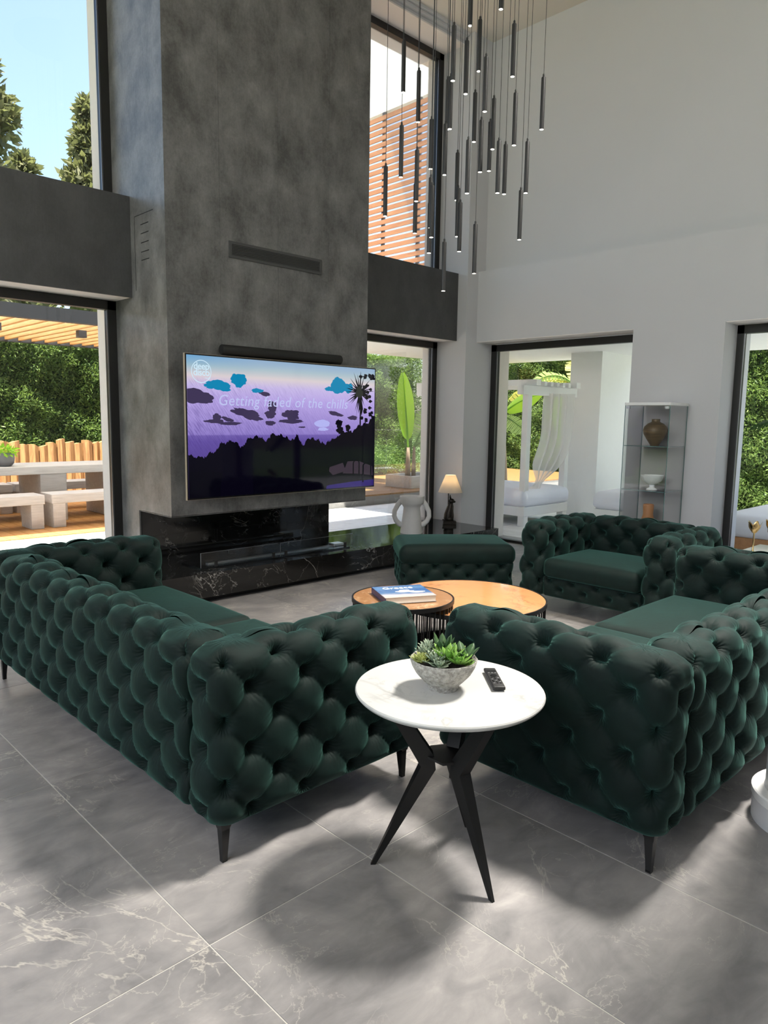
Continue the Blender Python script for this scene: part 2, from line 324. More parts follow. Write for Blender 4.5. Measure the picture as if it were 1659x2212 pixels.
# ------------------------------------------------------------------ setting
CE = 5.64                     # ceiling height
XP, YP = 6.537, 5.393         # near edge of the corner pier
XW, XU = 6.73, 6.86           # right wall face below / above the ledge
CX0, CX1, CYF = 2.615, 4.612, 4.98
BY0, BZ0, BZ1 = 5.53, 2.355, 3.11
FY, FX = 5.83, 7.02           # window frame planes
YO, XO = 6.20, 7.36           # outside wall faces
def tiles():
    fl = struct(MB().box(-3.0,-3.4,-.12, 7.02,5.83,-.0016).build('floor', MT['grout']), 'grey stone floor with pale grout lines')
    px, py, g = .5945, 1.194, .0035
    gx, gy = .933, 1.617
    cache = {}
    for i in range(-7, 11):
        for j in range(-5, 4):
            x0, x1 = max(gx+i*px, -2.99), min(gx+(i+1)*px, 7.015); y0, y1 = max(gy+j*py, -3.39), min(gy+(j+1)*py, 5.825)
            if x1-x0 < .02 or y1-y0 < .02: continue
            w, d = round(x1-x0-g, 4), round(y1-y0-g, 4)
            if (w, d) not in cache:
                b = MB(); e = .0008
                b.add([(-w/2,-d/2,-.0016),(w/2,-d/2,-.0016),(w/2,d/2,-.0016),(-w/2,d/2,-.0016),(-w/2,-d/2,-e),(w/2,-d/2,-e),(w/2,d/2,-e),(-w/2,d/2,-e),
                       (-w/2+e,-d/2+e,0),(w/2-e,-d/2+e,0),(w/2-e,d/2-e,0),(-w/2+e,d/2-e,0)],
                      [(0,1,5,4),(1,2,6,5),(2,3,7,6),(3,0,4,7),(4,5,9,8),(5,6,10,9),(6,7,11,10),(7,4,8,11),(8,9,10,11)])
                me = bpy.data.meshes.new('tile'); me.from_pydata(b.v, [], b.f); me.materials.append(MT['tile']); cache[(w, d)] = me
            inst('tile', cache[(w, d)], fl, ((x0+x1)/2, (y0+y1)/2, 0))
tiles()
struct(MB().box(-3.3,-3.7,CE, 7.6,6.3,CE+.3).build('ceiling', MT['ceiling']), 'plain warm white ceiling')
# rear and left walls of the hall, behind the camera; the left one is glazed
struct(MB().box(-3.3,-3.7,0, XO,-3.4,CE).build('wall_rear', MT['white_wall']))
wl = MB(); wl.box(-3.3,-3.4,0,-3.0,-1.4,CE); wl.box(-3.3,-1.4,5.4,-3.0,4.6,CE); wl.box(-3.3,4.6,0,-3.0,6.2,CE)
struct(wl.build('wall_left', MT['white_wall']))
# corner pier, right wall
struct(MB().box(XP,YP,0, XO,6.05,CE).build('wall_corner', MT['white_wall']), 'white corner pier between the two glazed walls')
wr = MB()
wr.box(XW,2.585,0,XO,3.454,2.35)               # pier between the windows
wr.box(XW,-3.4,2.35,XO,YP,3.14)                # band above them
wr.box(XU,-3.4,3.14,XO,YP,CE)                  # upper wall, set back
wr.box(XW,-3.4,0,XO,-1.2,2.35)
struct(wr.build('wall_right', MT['white_wall']), 'white right wall with a ledge above the tall windows')
# glazed back wall: lintels (dark clad faces), chimney breast
for n, x0, x1 in ((1, -3.0, CX0), (2, CX1, XP)):
    t = struct(MB().box(x0,BY0+.018,BZ0+.004,x1,YO,BZ1-.004).build('trim_%d' % n, MT['jamb']), 'lintel beam with dark concrete-look face')
    c = MB()
    if n == 1:
        xs = [-3.0, -1.2, .1, 1.36, CX0]
    else: xs = [CX1, XP]
    for a, b in zip(xs[:-1], xs[1:]): MB().box(a+.001,BY0,BZ0,b-.001,BY0+.02,BZ1).build('panel', MT['clad_dark'], t)
    MB().box(x0,BY0+.02,BZ1-.004,x1,YO,BZ1+.004).build('sill', MT['clad_dark'], t)
ch = MB(); ch.box(CX0+.012,CYF+.012,.684,CX1-.012,YO,CE); ch.box(CX0+.012,5.52,0,4.585,YO,.684)
ch = struct(ch.build('wall_chimney', MT['clad_dark']), 'tall grey concrete-look chimney breast carrying the television')
seam = [CX0, 3.067, 3.61, 4.144, CX1]
for a, b in zip(seam[:-1], seam[1:]): MB().box(a+.0008 if a != CX0 else a,CYF,.68,b-.0008 if b != CX1 else b,CYF+.012,CE).build('panel', MT['clad'], ch)
for y0, y1, z0 in ((CYF+.012, 5.52, .68), (5.52, FY, 0)): MB().box(CX0,y0,z0,CX0+.012,y1,CE).build('panel', MT['clad'], ch)
MB().box(CX1-.012,CYF+.012,.68,CX1,FY,CE).build('panel', MT['clad'], ch)
MB().box(CX0,CYF,.676,CX1,5.50,.684).build('soffit_panel', MT['clad'], ch)
MB().box(CX0+.004,FY+.07,0,CX0+.03,YO+.01,CE).build('outer_jamb', MT['ext_wall'], ch)
MB().box(XP-.006,FY+.07,0,XP+.02,6.06,CE).build('outer_jamb', MT['ext_wall'], bpy.data.objects['wall_corner'])
MB().box(FX+.07,YP-.006,0,XO+.01,YP+.02,2.35).build('outer_jamb', MT['ext_wall'], bpy.data.objects['wall_corner'])
# access hatch grooves on the side of the chimney breast
gr = MB().box(CX0-.0012,5.160,2.944,CX0+.002,5.462,2.949).box(CX0-.0012,5.459,2.40,CX0+.002,5.463,2.949).build('hatch_groove', MT['satin_black'], ch)
for k, z in enumerate((2.872, 2.806, 2.739, 2.672, 2.612)): MB().box(CX0-.0012,5.235,z-.003,CX0+.002,5.36,z+.003).build('slot', MT['satin_black'], ch)
# top lintel above the high windows, with a blind recess moulding
lt = MB().box(CX1,BY0,5.56,XP,YO,CE)
lt = struct(lt.build('trim_3', MT['white_wall']), 'white head above the high right window with a stepped moulding')
MB().box(CX1,BY0-.05,5.585,XP-.02,BY0,CE).box(CX1,BY0-.085,5.612,XP-.02,BY0-.05,CE).build('moulding', MT['white_wall'], lt)
MB().box(CX1,BY0,5.545,XP,FY,5.56).build('head_panel', MT['jamb'], lt)
def window(num, axis, f, a0, a1, z0, z1, bars='lrtb', w=.07, label=None, mull=()):
    """frame in plane y=f (axis x runs along the wall) or x=f (axis y)"""
    fr = MB(); pn = MB(); sl = MB(); d = .07
    def bx(m, p0, q0, p1, q1, d0, d1):
        if axis == 'x': m.box(p0, f+d0, q0, p1, f+d1, q1)
        else: m.box(f+d0, p0, q0, f+d1, p1, q1)
    if 'l' in bars: bx(fr, a0, z0, a0+w, z1, 0, d)
    if 'r' in bars: bx(fr, a1-w, z0, a1, z1, 0, d)
    if 't' in bars: bx(fr, a0, z1-w, a1, z1, 0, d)
    if 'b' in bars: bx(fr, a0, z0, a1, z0+.03, 0, d)
    for mx in mull: bx(fr, mx-w/2, z0, mx+w/2, z1, 0, d)
    o = struct(fr.build('window_%d' % num, MT['frame']), label)
    bx(pn, a0+.02, z0+.01, a1-.02, z1-.02, .032, .038); pn.build('pane', MT['glass'], o)
    for s in 'lr':
        if s in bars:
            e = a0+w if s == 'l' else a1-w-.006
            bx(sl, e, z0+.03, e+.006, z1-w, .012, .02)
    if sl.v: sl.build('glazing_bead', MT['frame_line'], o)
    return o
window(1, 'x', FY, -3.0, CX0, 0, BZ0, 'rtb', .07, 'tall black framed window left of the chimney breast', (-.4,))
window(2, 'x', FY, CX1-.03, XP, 0, BZ0, 'rtb', .07, 'tall black framed window right of the chimney breast')
window(3, 'x', FY, -3.0, CX0, BZ1, CE, 'rtb', .07, 'high left window showing sky and tree tops', (-.4,))
window(4, 'x', FY, CX1, XP, BZ1, 5.545, 'rtb', .07, 'high right window showing the slatted screen')
window(5, 'y', FX, 3.40, YP, 0, 2.335, 'rtb', .075, 'black framed terrace window beside the corner pier')
window(6, 'y', FX, -1.2, 2.60, 0, 2.343, 'lrtb', .075, 'black framed terrace window at the right edge', (.5,))
window(7, 'y', -3.2, -1.4, 4.6, 0, 5.4, 'lrtb', .08, 'wide tall glazing in the left side wall', (.6, 2.6))  # unseen glazing, made taller to suit the fill light
for y0, y1 in ((3.458, YP-.002), (-1.19, 2.581)): MB().box(XW+.001,y0,2.344,FX,y1,2.3495).build('head_panel', MT['jamb'], bpy.data.objects['wall_right'])
# round column at the right edge
cc = (2.846, .655, 0)
col = thing('round_column', 'white round column with a wider drum base behind the right sofa', 'column', cc)
MB().lathe([(.163,.12),(.160,.125),(.160,CE)], 48).build('shaft', MT['white_wall'], col, 40)
MB().lathe([(.2,0),(.2,.085),(.2,.085)], 48).build('base', MT['white_wall'], col, 40)
MB().lathe([(.17,.085),(.203,.085),(.205,.09),(.205,.115),(.2,.12),(.17,.12)], 48).build('base_collar', MT['white_lacquer'], col, 40)
# ceiling lamp fixture
lp = thing('ceiling_lamp', 'flat square ceiling lamp above the right sofa', 'lamp', (4.3, .8, CE))
MB().box(-.42,-.42,-.10,-.39,.42,0).box(.39,-.42,-.10,.42,.42,0).box(-.39,-.42,-.10,.39,-.39,0).box(-.39,.39,-.10,.39,.42,0).build('housing', MT['white_lacquer'], lp)
MB().box(-.39,-.39,-.04,.39,.39,-.03).build('reflector', MT['white_lacquer'], lp)
# ------------------------------------------------------------------ tufted upholstery
def smooth01(x): x = np.clip(x, 0, 1); return x*x*(3-2*x)
def shell(name, L, T, z0, H, rc, rt, mat, parent, ds=.21, dt=.105, amp=.036, res=.012, tuft=True, crown=0.0, rb=.02, seed=0, loc=(0,0,0), rotz=0, buttons=True):
    """closed rounded block, length L on x, thickness T on y, button-tufted over walls and crest"""
    hx, hy = L/2-rc, T/2-rc
    P = 4*hx+4*hy+2*PI*rc; n = max(4, int(round(P/ds))); ds = P/n
    Ns = max(24, int(round(P/res))); s = np.arange(Ns)*P/Ns
    q = PI*rc/2; seg = [hy, q, 2*hx, q, 2*hy, q, 2*hx, q, hy]; acc = np.concatenate([[0], np.cumsum(seg)])
    cx = np.zeros(Ns); cy = np.zeros(Ns); nx = np.zeros(Ns); ny = np.zeros(Ns)
    k = np.clip(np.searchsorted(acc, s, side='right')-1, 0, 8); u = s-acc[k]
    for i in range(Ns):
        kk, uu = k[i], u[i]
        if kk == 0: c, a = (hx, uu), 0
        elif kk == 1: c, a = (hx, hy), uu/rc
        elif kk == 2: c, a = (hx-uu, hy), PI/2
        elif kk == 3: c, a = (-hx, hy), PI/2+uu/rc
        elif kk == 4: c, a = (-hx, hy-uu), PI
        elif kk == 5: c, a = (-hx, -hy), PI+uu/rc
        elif kk == 6: c, a = (-hx+uu, -hy), 1.5*PI
        elif kk == 7: c, a = (hx, -hy), 1.5*PI+uu/rc
        else: c, a = (hx, -hy+uu), 2*PI
        cx[i], cy[i] = c; nx[i], ny[i] = math.cos(a), math.sin(a)
    Hw = H-rt; Tt = Hw+PI/2*rt+(T/2-rt); Nt = int(round(Tt/res)); tt = np.linspace(0, Tt, Nt+1)
    S, Tm = np.meshgrid(s, tt); ph = np.clip((Tm-Hw)/rt, 0, PI/2)
    d = np.where(Tm < Hw+PI/2*rt, rt*(1-np.cos(ph)), rt+(Tm-Hw-PI/2*rt)); z = z0+np.minimum(Tm, Hw)+rt*np.sin(ph)
    # bottom edge rounding
    tb = np.clip(1-Tm/rb, 0, 1); d = d+rb*(1-np.sqrt(1-tb**2*.98))
    CXm = np.clip(cx[None, :], -(L/2-np.maximum(d, rc)), L/2-np.maximum(d, rc)); CYm = np.clip(cy[None, :], -(T/2-np.maximum(d, rc)), T/2-np.maximum(d, rc))
    rr = np.maximum(rc-d, 0)
    NX = nx[None, :]*np.cos(ph); NY = ny[None, :]*np.cos(ph); NZ = np.sin(ph)
    X = CXm+rr*nx[None, :]; Y = CYm+rr*ny[None, :]; Z = z
    a = S/ds; b = (Tt-Tm)/dt
    if tuft:
        p = a+b/2; qv = a-b/2
        sa = np.abs(np.sin(PI*p)); sb = np.abs(np.sin(PI*qv))
        pr, qr = np.round(p), np.round(qv); ax, bx = (pr+qr)/2, pr-qr
        r2 = ((a-ax)*ds)**2+((b-bx)*dt)**2
        rs = np.random.RandomState(seed+20); var = 1+.16*np.sin(a*1.7+rs.rand()*6+b*.9)+.10*np.sin(a*.63-b*1.9+rs.rand()*6)
        h = amp*(.60*(sa*sb)**.55+.40*np.maximum(sa, sb)**.7)*var - .042*np.exp(-r2/.023**2)-amp*.75
        dm = np.hypot(np.abs(X)-(L/2-T/2), Y); bl = np.where(ph > .6, smooth01((dm-.045)/.085), 1.0)
        h = h*bl+(1-bl)*(-amp*.15)
        h *= smooth01(Tm/.05)
        h -= amp*.25*(1-smooth01(Tm/.05))
        X = X+NX*h; Y = Y+NY*h; Z = Z+NZ*h
    if crown:
        Z = Z+crown*np.clip(1-(X/(L/2))**2, 0, 1)*np.clip(1-(Y/(T/2))**2, 0, 1)*np.where(Tm > Hw*.6, 1, 0)
    V = np.stack([X, Y, Z], -1).reshape(-1, 3)
    R = Nt+1; i0 = np.arange(Nt)[:, None]*Ns+np.arange(Ns)[None, :]; i1 = np.arange(Nt)[:, None]*Ns+(np.arange(Ns)[None, :]+1) % Ns
    F = np.stack([i0, i1, i1+Ns, i0+Ns], -1).reshape(-1, 4)
    nv = len(V); V = np.vstack([V, [[0, 0, z0]]])
    me = bpy.data.meshes.new(name)
    tri = [(int((j+1) % Ns), int(j), nv) for j in range(Ns)]
    me.from_pydata(V.tolist(), [], F.tolist()+tri)
    uvl = me.uv_layers.new(name='UVMap'); li = np.empty(len(me.loops), int); me.loops.foreach_get('vertex_index', li)
    A = np.append(a.reshape(-1), 0); B = np.append(b.reshape(-1), 0)
    uvs = np.stack([A[li], B[li]], -1)
    # keep the closing column continuous
    ff = uvs[:len(F)*4].reshape(-1, 4, 2); wrap = (ff[:, :, 0].max(1)-ff[:, :, 0].min(1)) > n/2
    for c in (1, 2): ff[wrap, c, 0] += n
    uvs[:len(F)*4] = ff.reshape(-1, 2)
    if not tuft: uvs[:] = (.5, .25)
    uvl.data.foreach_set('uv', uvs.reshape(-1))
    o = link(name, me, mat, parent, True); o.location = loc; o.rotation_euler = (0, 0, rotz)
    return o
def sofa_leg(parent, x, y, sx, sy, h=.135):
    m = MB()
    for (w0, w1, z0, z1) in ((.009,.0095,0,.02),(.0095,.015,.02,h-.02),(.015,.028,h-.02,h+.02)):
        m.add([(-w0,-w0,z0),(w0,-w0,z0),(w0,w0,z0),(-w0,w0,z0),(-w1+sx*(w1-w0)*-.6,-w1+sy*(w1-w0)*-.6,z1),(w1-sx*(w1-w0)*.6,-w1-sy*(w1-w0)*.6,z1),(w1-sx*(w1-w0)*.6,w1-sy*(w1-w0)*.6,z1),(-w1-sx*(w1-w0)*.6,w1-sy*(w1-w0)*.6,z1)],
              [(3,2,1,0),(4,5,6,7),(0,1,5,4),(1,2,6,5),(2,3,7,6),(3,0,4,7)])
    o = m.build('leg', MT['gloss_black'], parent); o.location = (x, y, 0)
def make_sofa(name, label, cat, L, D, H, loc, rotz, ncush, T=.215, seed=0, seat=.43):
    t = thing(name, label, cat, loc, rotz); z0 = .135; v = MT['velvet']; Hb = H-z0
    # arms run the full depth, the back sits between them
    for sx in (-1, 1):
        shell('arm', D, T, z0, Hb, .075, .085, v, t, seed=seed+sx, loc=(sx*(L/2-T/2), 0, 0), rotz=PI/2*sx)
    shell('backrest', L-2*T+.03, T, z0, Hb, .03, .085, v, t, seed=seed+5, loc=(0, -D/2+T/2, 0))
    Li = L-2*T
    shell('front_rail', Li+.02, .12, z0, .155, .02, .02, v, t, ds=.20, dt=.072, amp=.016, seed=seed+7, loc=(0, D/2-.10, 0))
    MB().box(-Li/2,-D/2+.1,z0+.02,Li/2,D/2-.12,z0+.12).build('seat_base', MT['satin_black'], t)
    w = Li/ncush
    for k in range(ncush):
        shell('seat_cushion', w-.004, D-T-.02, z0+.15, seat-z0-.15, .045, .05, v, t, tuft=False, crown=.022, res=.02, rb=.04, loc=(-Li/2+w*(k+.5), T/2+.005, 0))
    for sx in (-1, 1):
        for sy in (-1, 1): sofa_leg(t, sx*(L/2-.055), sy*(D/2-.055), sx, sy)
    return t
SL, SD, SH = 2.34, .945, .725
sofa = make_sofa('chesterfield_sofa', 'dark green velvet buttoned sofa at the left with its back to the left window side', 'sofa', SL, SD, SH, (1.110+SD/2, 1.865+SL/2, 0), -PI/2, 2)
s2 = copy_tree(sofa); s2.location = (2.085+SL/2, .880+SD/2, 0); s2.rotation_euler = (0, 0, 0)
s2['label'] = 'dark green velvet buttoned sofa at the right, cut off by the right edge'
make_sofa('chesterfield_armchair', 'wide dark green velvet buttoned armchair in front of the glass cabinet', 'armchair', 1.20, .90, .70, (4.55+.45, 2.58, 0), PI/2, 1, seed=3)
# ottoman
ot = thing('ottoman', 'dark green velvet ottoman with a smooth padded lid before the marble ledge', 'ottoman', (4.66, 3.93, 0), math.radians(-39.5))
shell('base', .94, .58, .05, .24, .05, .02, MT['velvet'], ot, ds=.19, dt=.08, amp=.018, seed=4)
shell('cushion', .97, .62, .262, .17, .06, .075, MT['velvet'], ot, tuft=False, crown=.015, res=.015, rb=.07)
for sx in (-1, 1):
    for sy in (-1, 1): MB().lathe([(.015,0),(.022,.055)], 10).xf(Matrix.Translation((sx*.40, sy*.22, 0))).build('foot', MT['gloss_black'], ot)
# ------------------------------------------------------------------ hearth ledge and fireplace
be = thing('marble_ledge', 'long low black marble ledge running under the television', 'ledge', (4.5, 5.2, 0))
MB().prism([(2.40,4.84),(XP,4.84),(XP,FY-.005),(4.60,FY-.005),(4.60,5.515),(2.40,5.515)],.05,.24,'z').build('slab', MT['black_marble'], be, world=True)
MB().box(2.5,4.93,0,XP-.06,5.51,.05).build('plinth', MT['satin_black'], be, world=True)
bk = thing('marble_fireback', 'glossy black marble back panel of the fireplace niche', 'panel', (3.6, 5.51, .24))
MB().box(CX0+.013,5.500,.2405,4.585,5.5195,.676).build('panel_front', MT['black_marble'], bk, world=True)
MB().box(4.5855,5.5,.2405,4.597,5.52,.676).build('panel_return', MT['black_marble'], bk, world=True)
fb = thing('bioethanol_burner', 'long black burner tray with a steel slot and glass guards on the ledge', 'fireplace', (3.5, 5.1, .24))
MB().box(2.86,4.98,.2405,4.42,5.30,.252).build('tray', MT['gloss_black'], fb, world=True)
MB().box(2.98,5.085,.2525,4.40,5.125,.262).build('burner_slot', MT['steel'], fb, world=True)
for a, b in ((2.86, 3.60), (3.63, 4.46)):
    MB().box(a,4.985,.2525,b,4.991,.37).build('glass_guard', MT['glass_green'], fb, world=True)
    MB().box(a,4.985,.3702,b,4.991,.3715).box(a-.0012,4.985,.2525,a-.0002,4.991,.3715).build('guard_edge', MT['frame_line'], fb, world=True)
for x in (2.99, 3.55, 3.68, 4.36): MB().box(x-.012,4.972,.2525,x+.012,4.984,.30).build('clip', MT['satin_black'], fb, world=True)
MB().rbox(4.30,5.06,.2535,4.42,5.15,.278,.004,1).build('burner_lid', MT['steel'], fb, world=True)
# ------------------------------------------------------------------ television and soundbar
TX0, TX1, TZ0, TZ1, TY = 2.690, 4.622, .812, 1.905, 4.872
tv = thing('television', 'large flat television on the chimney breast showing a purple sunset video', 'television', ((TX0+TX1)/2, TY, TZ0))
MB().box(TX0,TY,TZ0,TX1,TY+.024,TZ1).build('frame', MT['champagne'], tv, world=True)
MB().box(TX0+.002,TY-.002,TZ0+.002,TX1-.002,TY,TZ1-.002).build('bezel', MT['gloss_black'], tv, world=True)
MB().box((TX0+TX1)/2-.35,TY+.024,1.1,(TX0+TX1)/2+.35,CYF,1.6).build('wall_bracket', MT['satin_black'], tv, world=True)
sx0, sx1, sz0, sz1 = TX0+.012, TX1-.012, TZ0+.014, TZ1-.012; SW, SHH = sx1-sx0, sz1-sz0
def screen_mat():
    t = NT('screen_picture'); tc = t.n('TexCoord'); sp = t.n('SeparateXYZ'); t.l(tc.outputs['Generated'], sp.inputs[0]); x, z = sp.outputs[0], sp.outputs[2]
    sky = t.ramp(z, [(0, srgb(20,14,50)), (.10, srgb(60,48,110)), (.40, srgb(108,90,170)), (.44, srgb(128,110,188)), (.455, srgb(148,130,204)), (.60, srgb(170,152,218)), (.70, srgb(184,166,230)), (.80, srgb(200,186,232)), (.87, srgb(218,206,208)), (.93, srgb(176,196,200)), (1, srgb(126,168,205))])
    left = t.ramp(x, [(0, srgb(95,160,205)), (.35, srgb(160,180,205))]); topm = t.ramp(z, [(.86,(0,0,0)),(1,(1,1,1))])
    sky = t.mix(t.math('MULTIPLY', topm, .6), sky, left)
    cm = t.n('CombineXYZ'); t.l(t.math('MULTIPLY', x, 60), cm.inputs[0]); t.l(t.math('MULTIPLY', z, 30), cm.inputs[1])
    rot = t.n('VectorRotate'); rot.inputs['Angle'].default_value = .9; t.l(cm.outputs[0], rot.inputs[0])
    sc = t.n('VectorMath', operation='MULTIPLY'); t.l(rot.outputs[0], sc.inputs[0]); sc.inputs[1].default_value = (.35, 5, 1)
    hat = t.ramp(t.noise(sc.outputs[0], 1.0, 3), [(.40, (0,0,0)), (.55, (1,1,1))])
    hm = t.ramp(z, [(.48,(1,1,1)),(.80,(.5,.5,.5)),(.86,(0,0,0))]); hx = t.ramp(x, [(.0,(1,1,1)),(.75,(.25,.25,.25))])
    sky = t.mix(t.math('MULTIPLY', t.math('MULTIPLY', t.math('SUBTRACT', 1.0, hat), .55), t.math('MULTIPLY', hm, hx)), sky, srgb(84,64,140))
    # sea strip
    sea = t.math('LESS_THAN', z, .445); sky = t.mix(t.math('MULTIPLY', sea, .35), sky, srgb(80,60,140))
    e = t.n('Emission'); e.inputs[1].default_value = .72; t.l(sky, e.inputs[0])
    g = t.n('BsdfGlossy'); g.inputs['Roughness'].default_value = .05; ad = t.n('MixShader'); ad.inputs[0].default_value = .02
    t.l(e.outputs[0], ad.inputs[1]); t.l(g.outputs[0], ad.inputs[2]); t.l(ad.outputs[0], t.out.inputs[0]); return t.m
scr = MB().box(sx0,TY-.0030,sz0,sx1,TY-.002,sz1).build('screen', screen_mat(), tv, world=True)
def decal(name, polys, mat, layer, parent=scr):
    """flat picture shapes on the screen: (u, v) in 0..1 from the lower left"""
    for k, pl in enumerate(polys):
        y = TY-.0030-.0002*layer-.000004*k
        MB().add([(sx0+u*SW, y, sz0+v*SHH) for u, v in pl], [tuple(range(len(pl)))]).build(name, mat, parent, world=True, root=tv)
def glossy_emis(name, c):
    t = NT(name); e = t.n('Emission'); e.inputs[0].default_value = c; e.inputs[1].default_value = .72; g = t.n('BsdfGlossy'); g.inputs['Roughness'].default_value = .05; ad = t.n('MixShader'); ad.inputs[0].default_value = .02
    t.l(e.outputs[0], ad.inputs[1]); t.l(g.outputs[0], ad.inputs[2]); t.l(ad.outputs[0], t.out.inputs[0]); return t.m
rnd = random.Random(5)
def blob(u, v, ru, rv, n=44, rough=.25, tilt=0):
    out = []; ph_ = [rnd.uniform(0, 6.3) for _ in range(4)]
    for k in range(n):
        a = 2*PI*k/n; r = 1+rough*(.55*math.sin(3*a+ph_[0])+.45*math.sin(5*a+ph_[1])+.3*math.sin(9*a+ph_[2])+.22*math.sin(14*a+ph_[3]))*.6+rnd.uniform(-.04,.04); x, y = ru*r*math.cos(a), rv*r*math.sin(a)
        out.append((u+x*math.cos(tilt)-y*math.sin(tilt), v+x*math.sin(tilt)*1.7+y*math.cos(tilt)))
    return [(min(max(a, 0), 1), min(max(b, 0), 1)) for a, b in out]
M_dark = glossy_emis('screen_dark', srgb(7,5,18)); M_teal = glossy_emis('screen_teal', srgb(14,132,178)); M_plum = glossy_emis('screen_plum', srgb(62,52,84)); M_lil = glossy_emis('screen_lilac', srgb(190,196,240)); M_white = glossy_emis('screen_white', srgb(205,232,248)); M_glow = glossy_emis('screen_glow', srgb(178,180,240)); M_base = glossy_emis('screen_ground', srgb(5,4,14)); M_violet = glossy_emis('screen_violet', srgb(42,28,104)); M_mauve = glossy_emis('screen_mauve', srgb(58,46,60)); M_olive = glossy_emis('screen_olive', srgb(40,44,40))
decal('cloud_shape', [blob(.145,.80,.055,.035,tilt=-.2), blob(.105,.795,.03,.02), blob(.235,.845,.035,.045,tilt=-.5), blob(.77,.845,.045,.065,n=34,rough=.14), blob(.83,.83,.03,.04), blob(.715,.815,.025,.018), blob(.325,.775,.03,.016)], M_teal, 1)
decal('cloud_shape', [blob(.045,.715,.07,.05,tilt=-.12), blob(.36,.755,.03,.016,tilt=-.2), blob(.275,.60,.075,.033,tilt=-.25,rough=.35), blob(.40,.655,.022,.05), blob(.39,.60,.028,.03), blob(.50,.60,.045,.04,tilt=-.1,rough=.35), blob(.50,.55,.065,.016), blob(.13,.575,.02,.024), blob(.18,.56,.03,.013,tilt=-.3), blob(.12,.545,.045,.014), blob(.19,.53,.055,.012), blob(.39,.535,.026,.018), blob(.755,.615,.045,.016,tilt=-.2), blob(.86,.585,.03,.018), blob(.56,.505,.02,.006)], M_plum, 1)
decal('glow_shape', [blob(.675,.535,.045,.03,n=30,rough=.1), blob(.68,.49,.03,.014)], M_glow, 1)
# tree line
tl = [(0,0)]; pts = [(0,.30),(.06,.29),(.12,.33),(.15,.385),(.20,.40),(.25,.36),(.28,.42),(.33,.435),(.37,.40),(.40,.455),(.46,.435),(.50,.40),(.535,.44),(.56,.37),(.61,.42),(.65,.40),(.69,.37),(.72,.40),(.76,.42),(.80,.47),(.86,.475),(.90,.52),(.95,.54),(1,.60)]
for (a, b), (c_, d_) in zip(pts[:-1], pts[1:]):
    for k in range(14):
        f = k/14; g = f*f*(3-2*f); tl.append((a+(c_-a)*f, b+(d_-b)*g+rnd.uniform(-.008,.010)+.008*math.sin(f*9+a*50)))
tl += [(1,.60),(1,0)]
decal('tree_line_shape', [tl], M_dark, 2)
decal('tree_shape', [blob(.775,.535,.02,.035,rough=.3), blob(.782,.48,.022,.03,rough=.3), blob(.83,.50,.015,.03,rough=.3)]+[blob(.955+rnd.uniform(-.05,.045), .62+rnd.uniform(-.09,.33), .012, .014, 9, .5) for k in range(34)], M_dark, 2)
palm = []
for k in range(26):
    a = rnd.uniform(-.5, PI+.5) if k < 20 else rnd.uniform(PI, 2*PI); l = rnd.uniform(.11,.165); u0, v0 = .905, .80
    tip = (u0+l*.62*math.cos(a), v0+l*1.1*math.sin(a)); nrm = (-math.sin(a)*.006, math.cos(a)*.010)
    palm.append([(u0+nrm[0], v0+nrm[1]), tip, (u0-nrm[0], v0-nrm[1])])
palm += [[(.898,.80),(.880,.58),(.893,.70)], [(.910,.80),(.925,.66),(.915,.60),(.905,.70)], [(.90,.80),(.896,.62),(.905,.66),(.911,.80)], [(.905,.70),(.903,.50),(.912,.50),(.913,.70)]]
palm = [[(min(u, 1), min(v, 1)) for u, v in pl] for pl in palm]
decal('palm_shape', palm, M_dark, 3); decal('palm_shape', [blob(.90,.80,.022,.05,rough=.3)], M_olive, 4)
decal('ground_shape', [[(0,0),(.14,0),(.15,.17),(.10,.20),(0,.19)], [(.30,0),(.70,0),(.72,.18),(.62,.2),(.3,.19)]], M_base, 4)
decal('violet_shape', [[(.62,.0),(1,.0),(1,.055),(.85,.045),(.72,.03)]], M_violet, 3)
decal('rail_shape', [[(.80,.12),(.83,.22),(.90,.22),(.99,.17),(.995,.09),(.9,.11)], [(.70,.17),(.80,.21),(.82,.14),(.74,.11)]], M_mauve, 3)
def arch(u, v, w, h):
    o = [(u+w*math.cos(a), v+h*math.sin(a)) for a in np.linspace(PI, 0, 12)]; i = [(u+w*.7*math.cos(a), v+h*.72*math.sin(a)) for a in np.linspace(0, PI, 12)]
    return [(u-w, v-.14)]+o+[(u+w, v-.12), (u+w*.7, v-.12)]+i+[(u-w*.7, v-.14)]
decal('rail_shape', [arch(.885,.20,.022,.03), arch(.955,.175,.03,.03)], M_dark, 4)
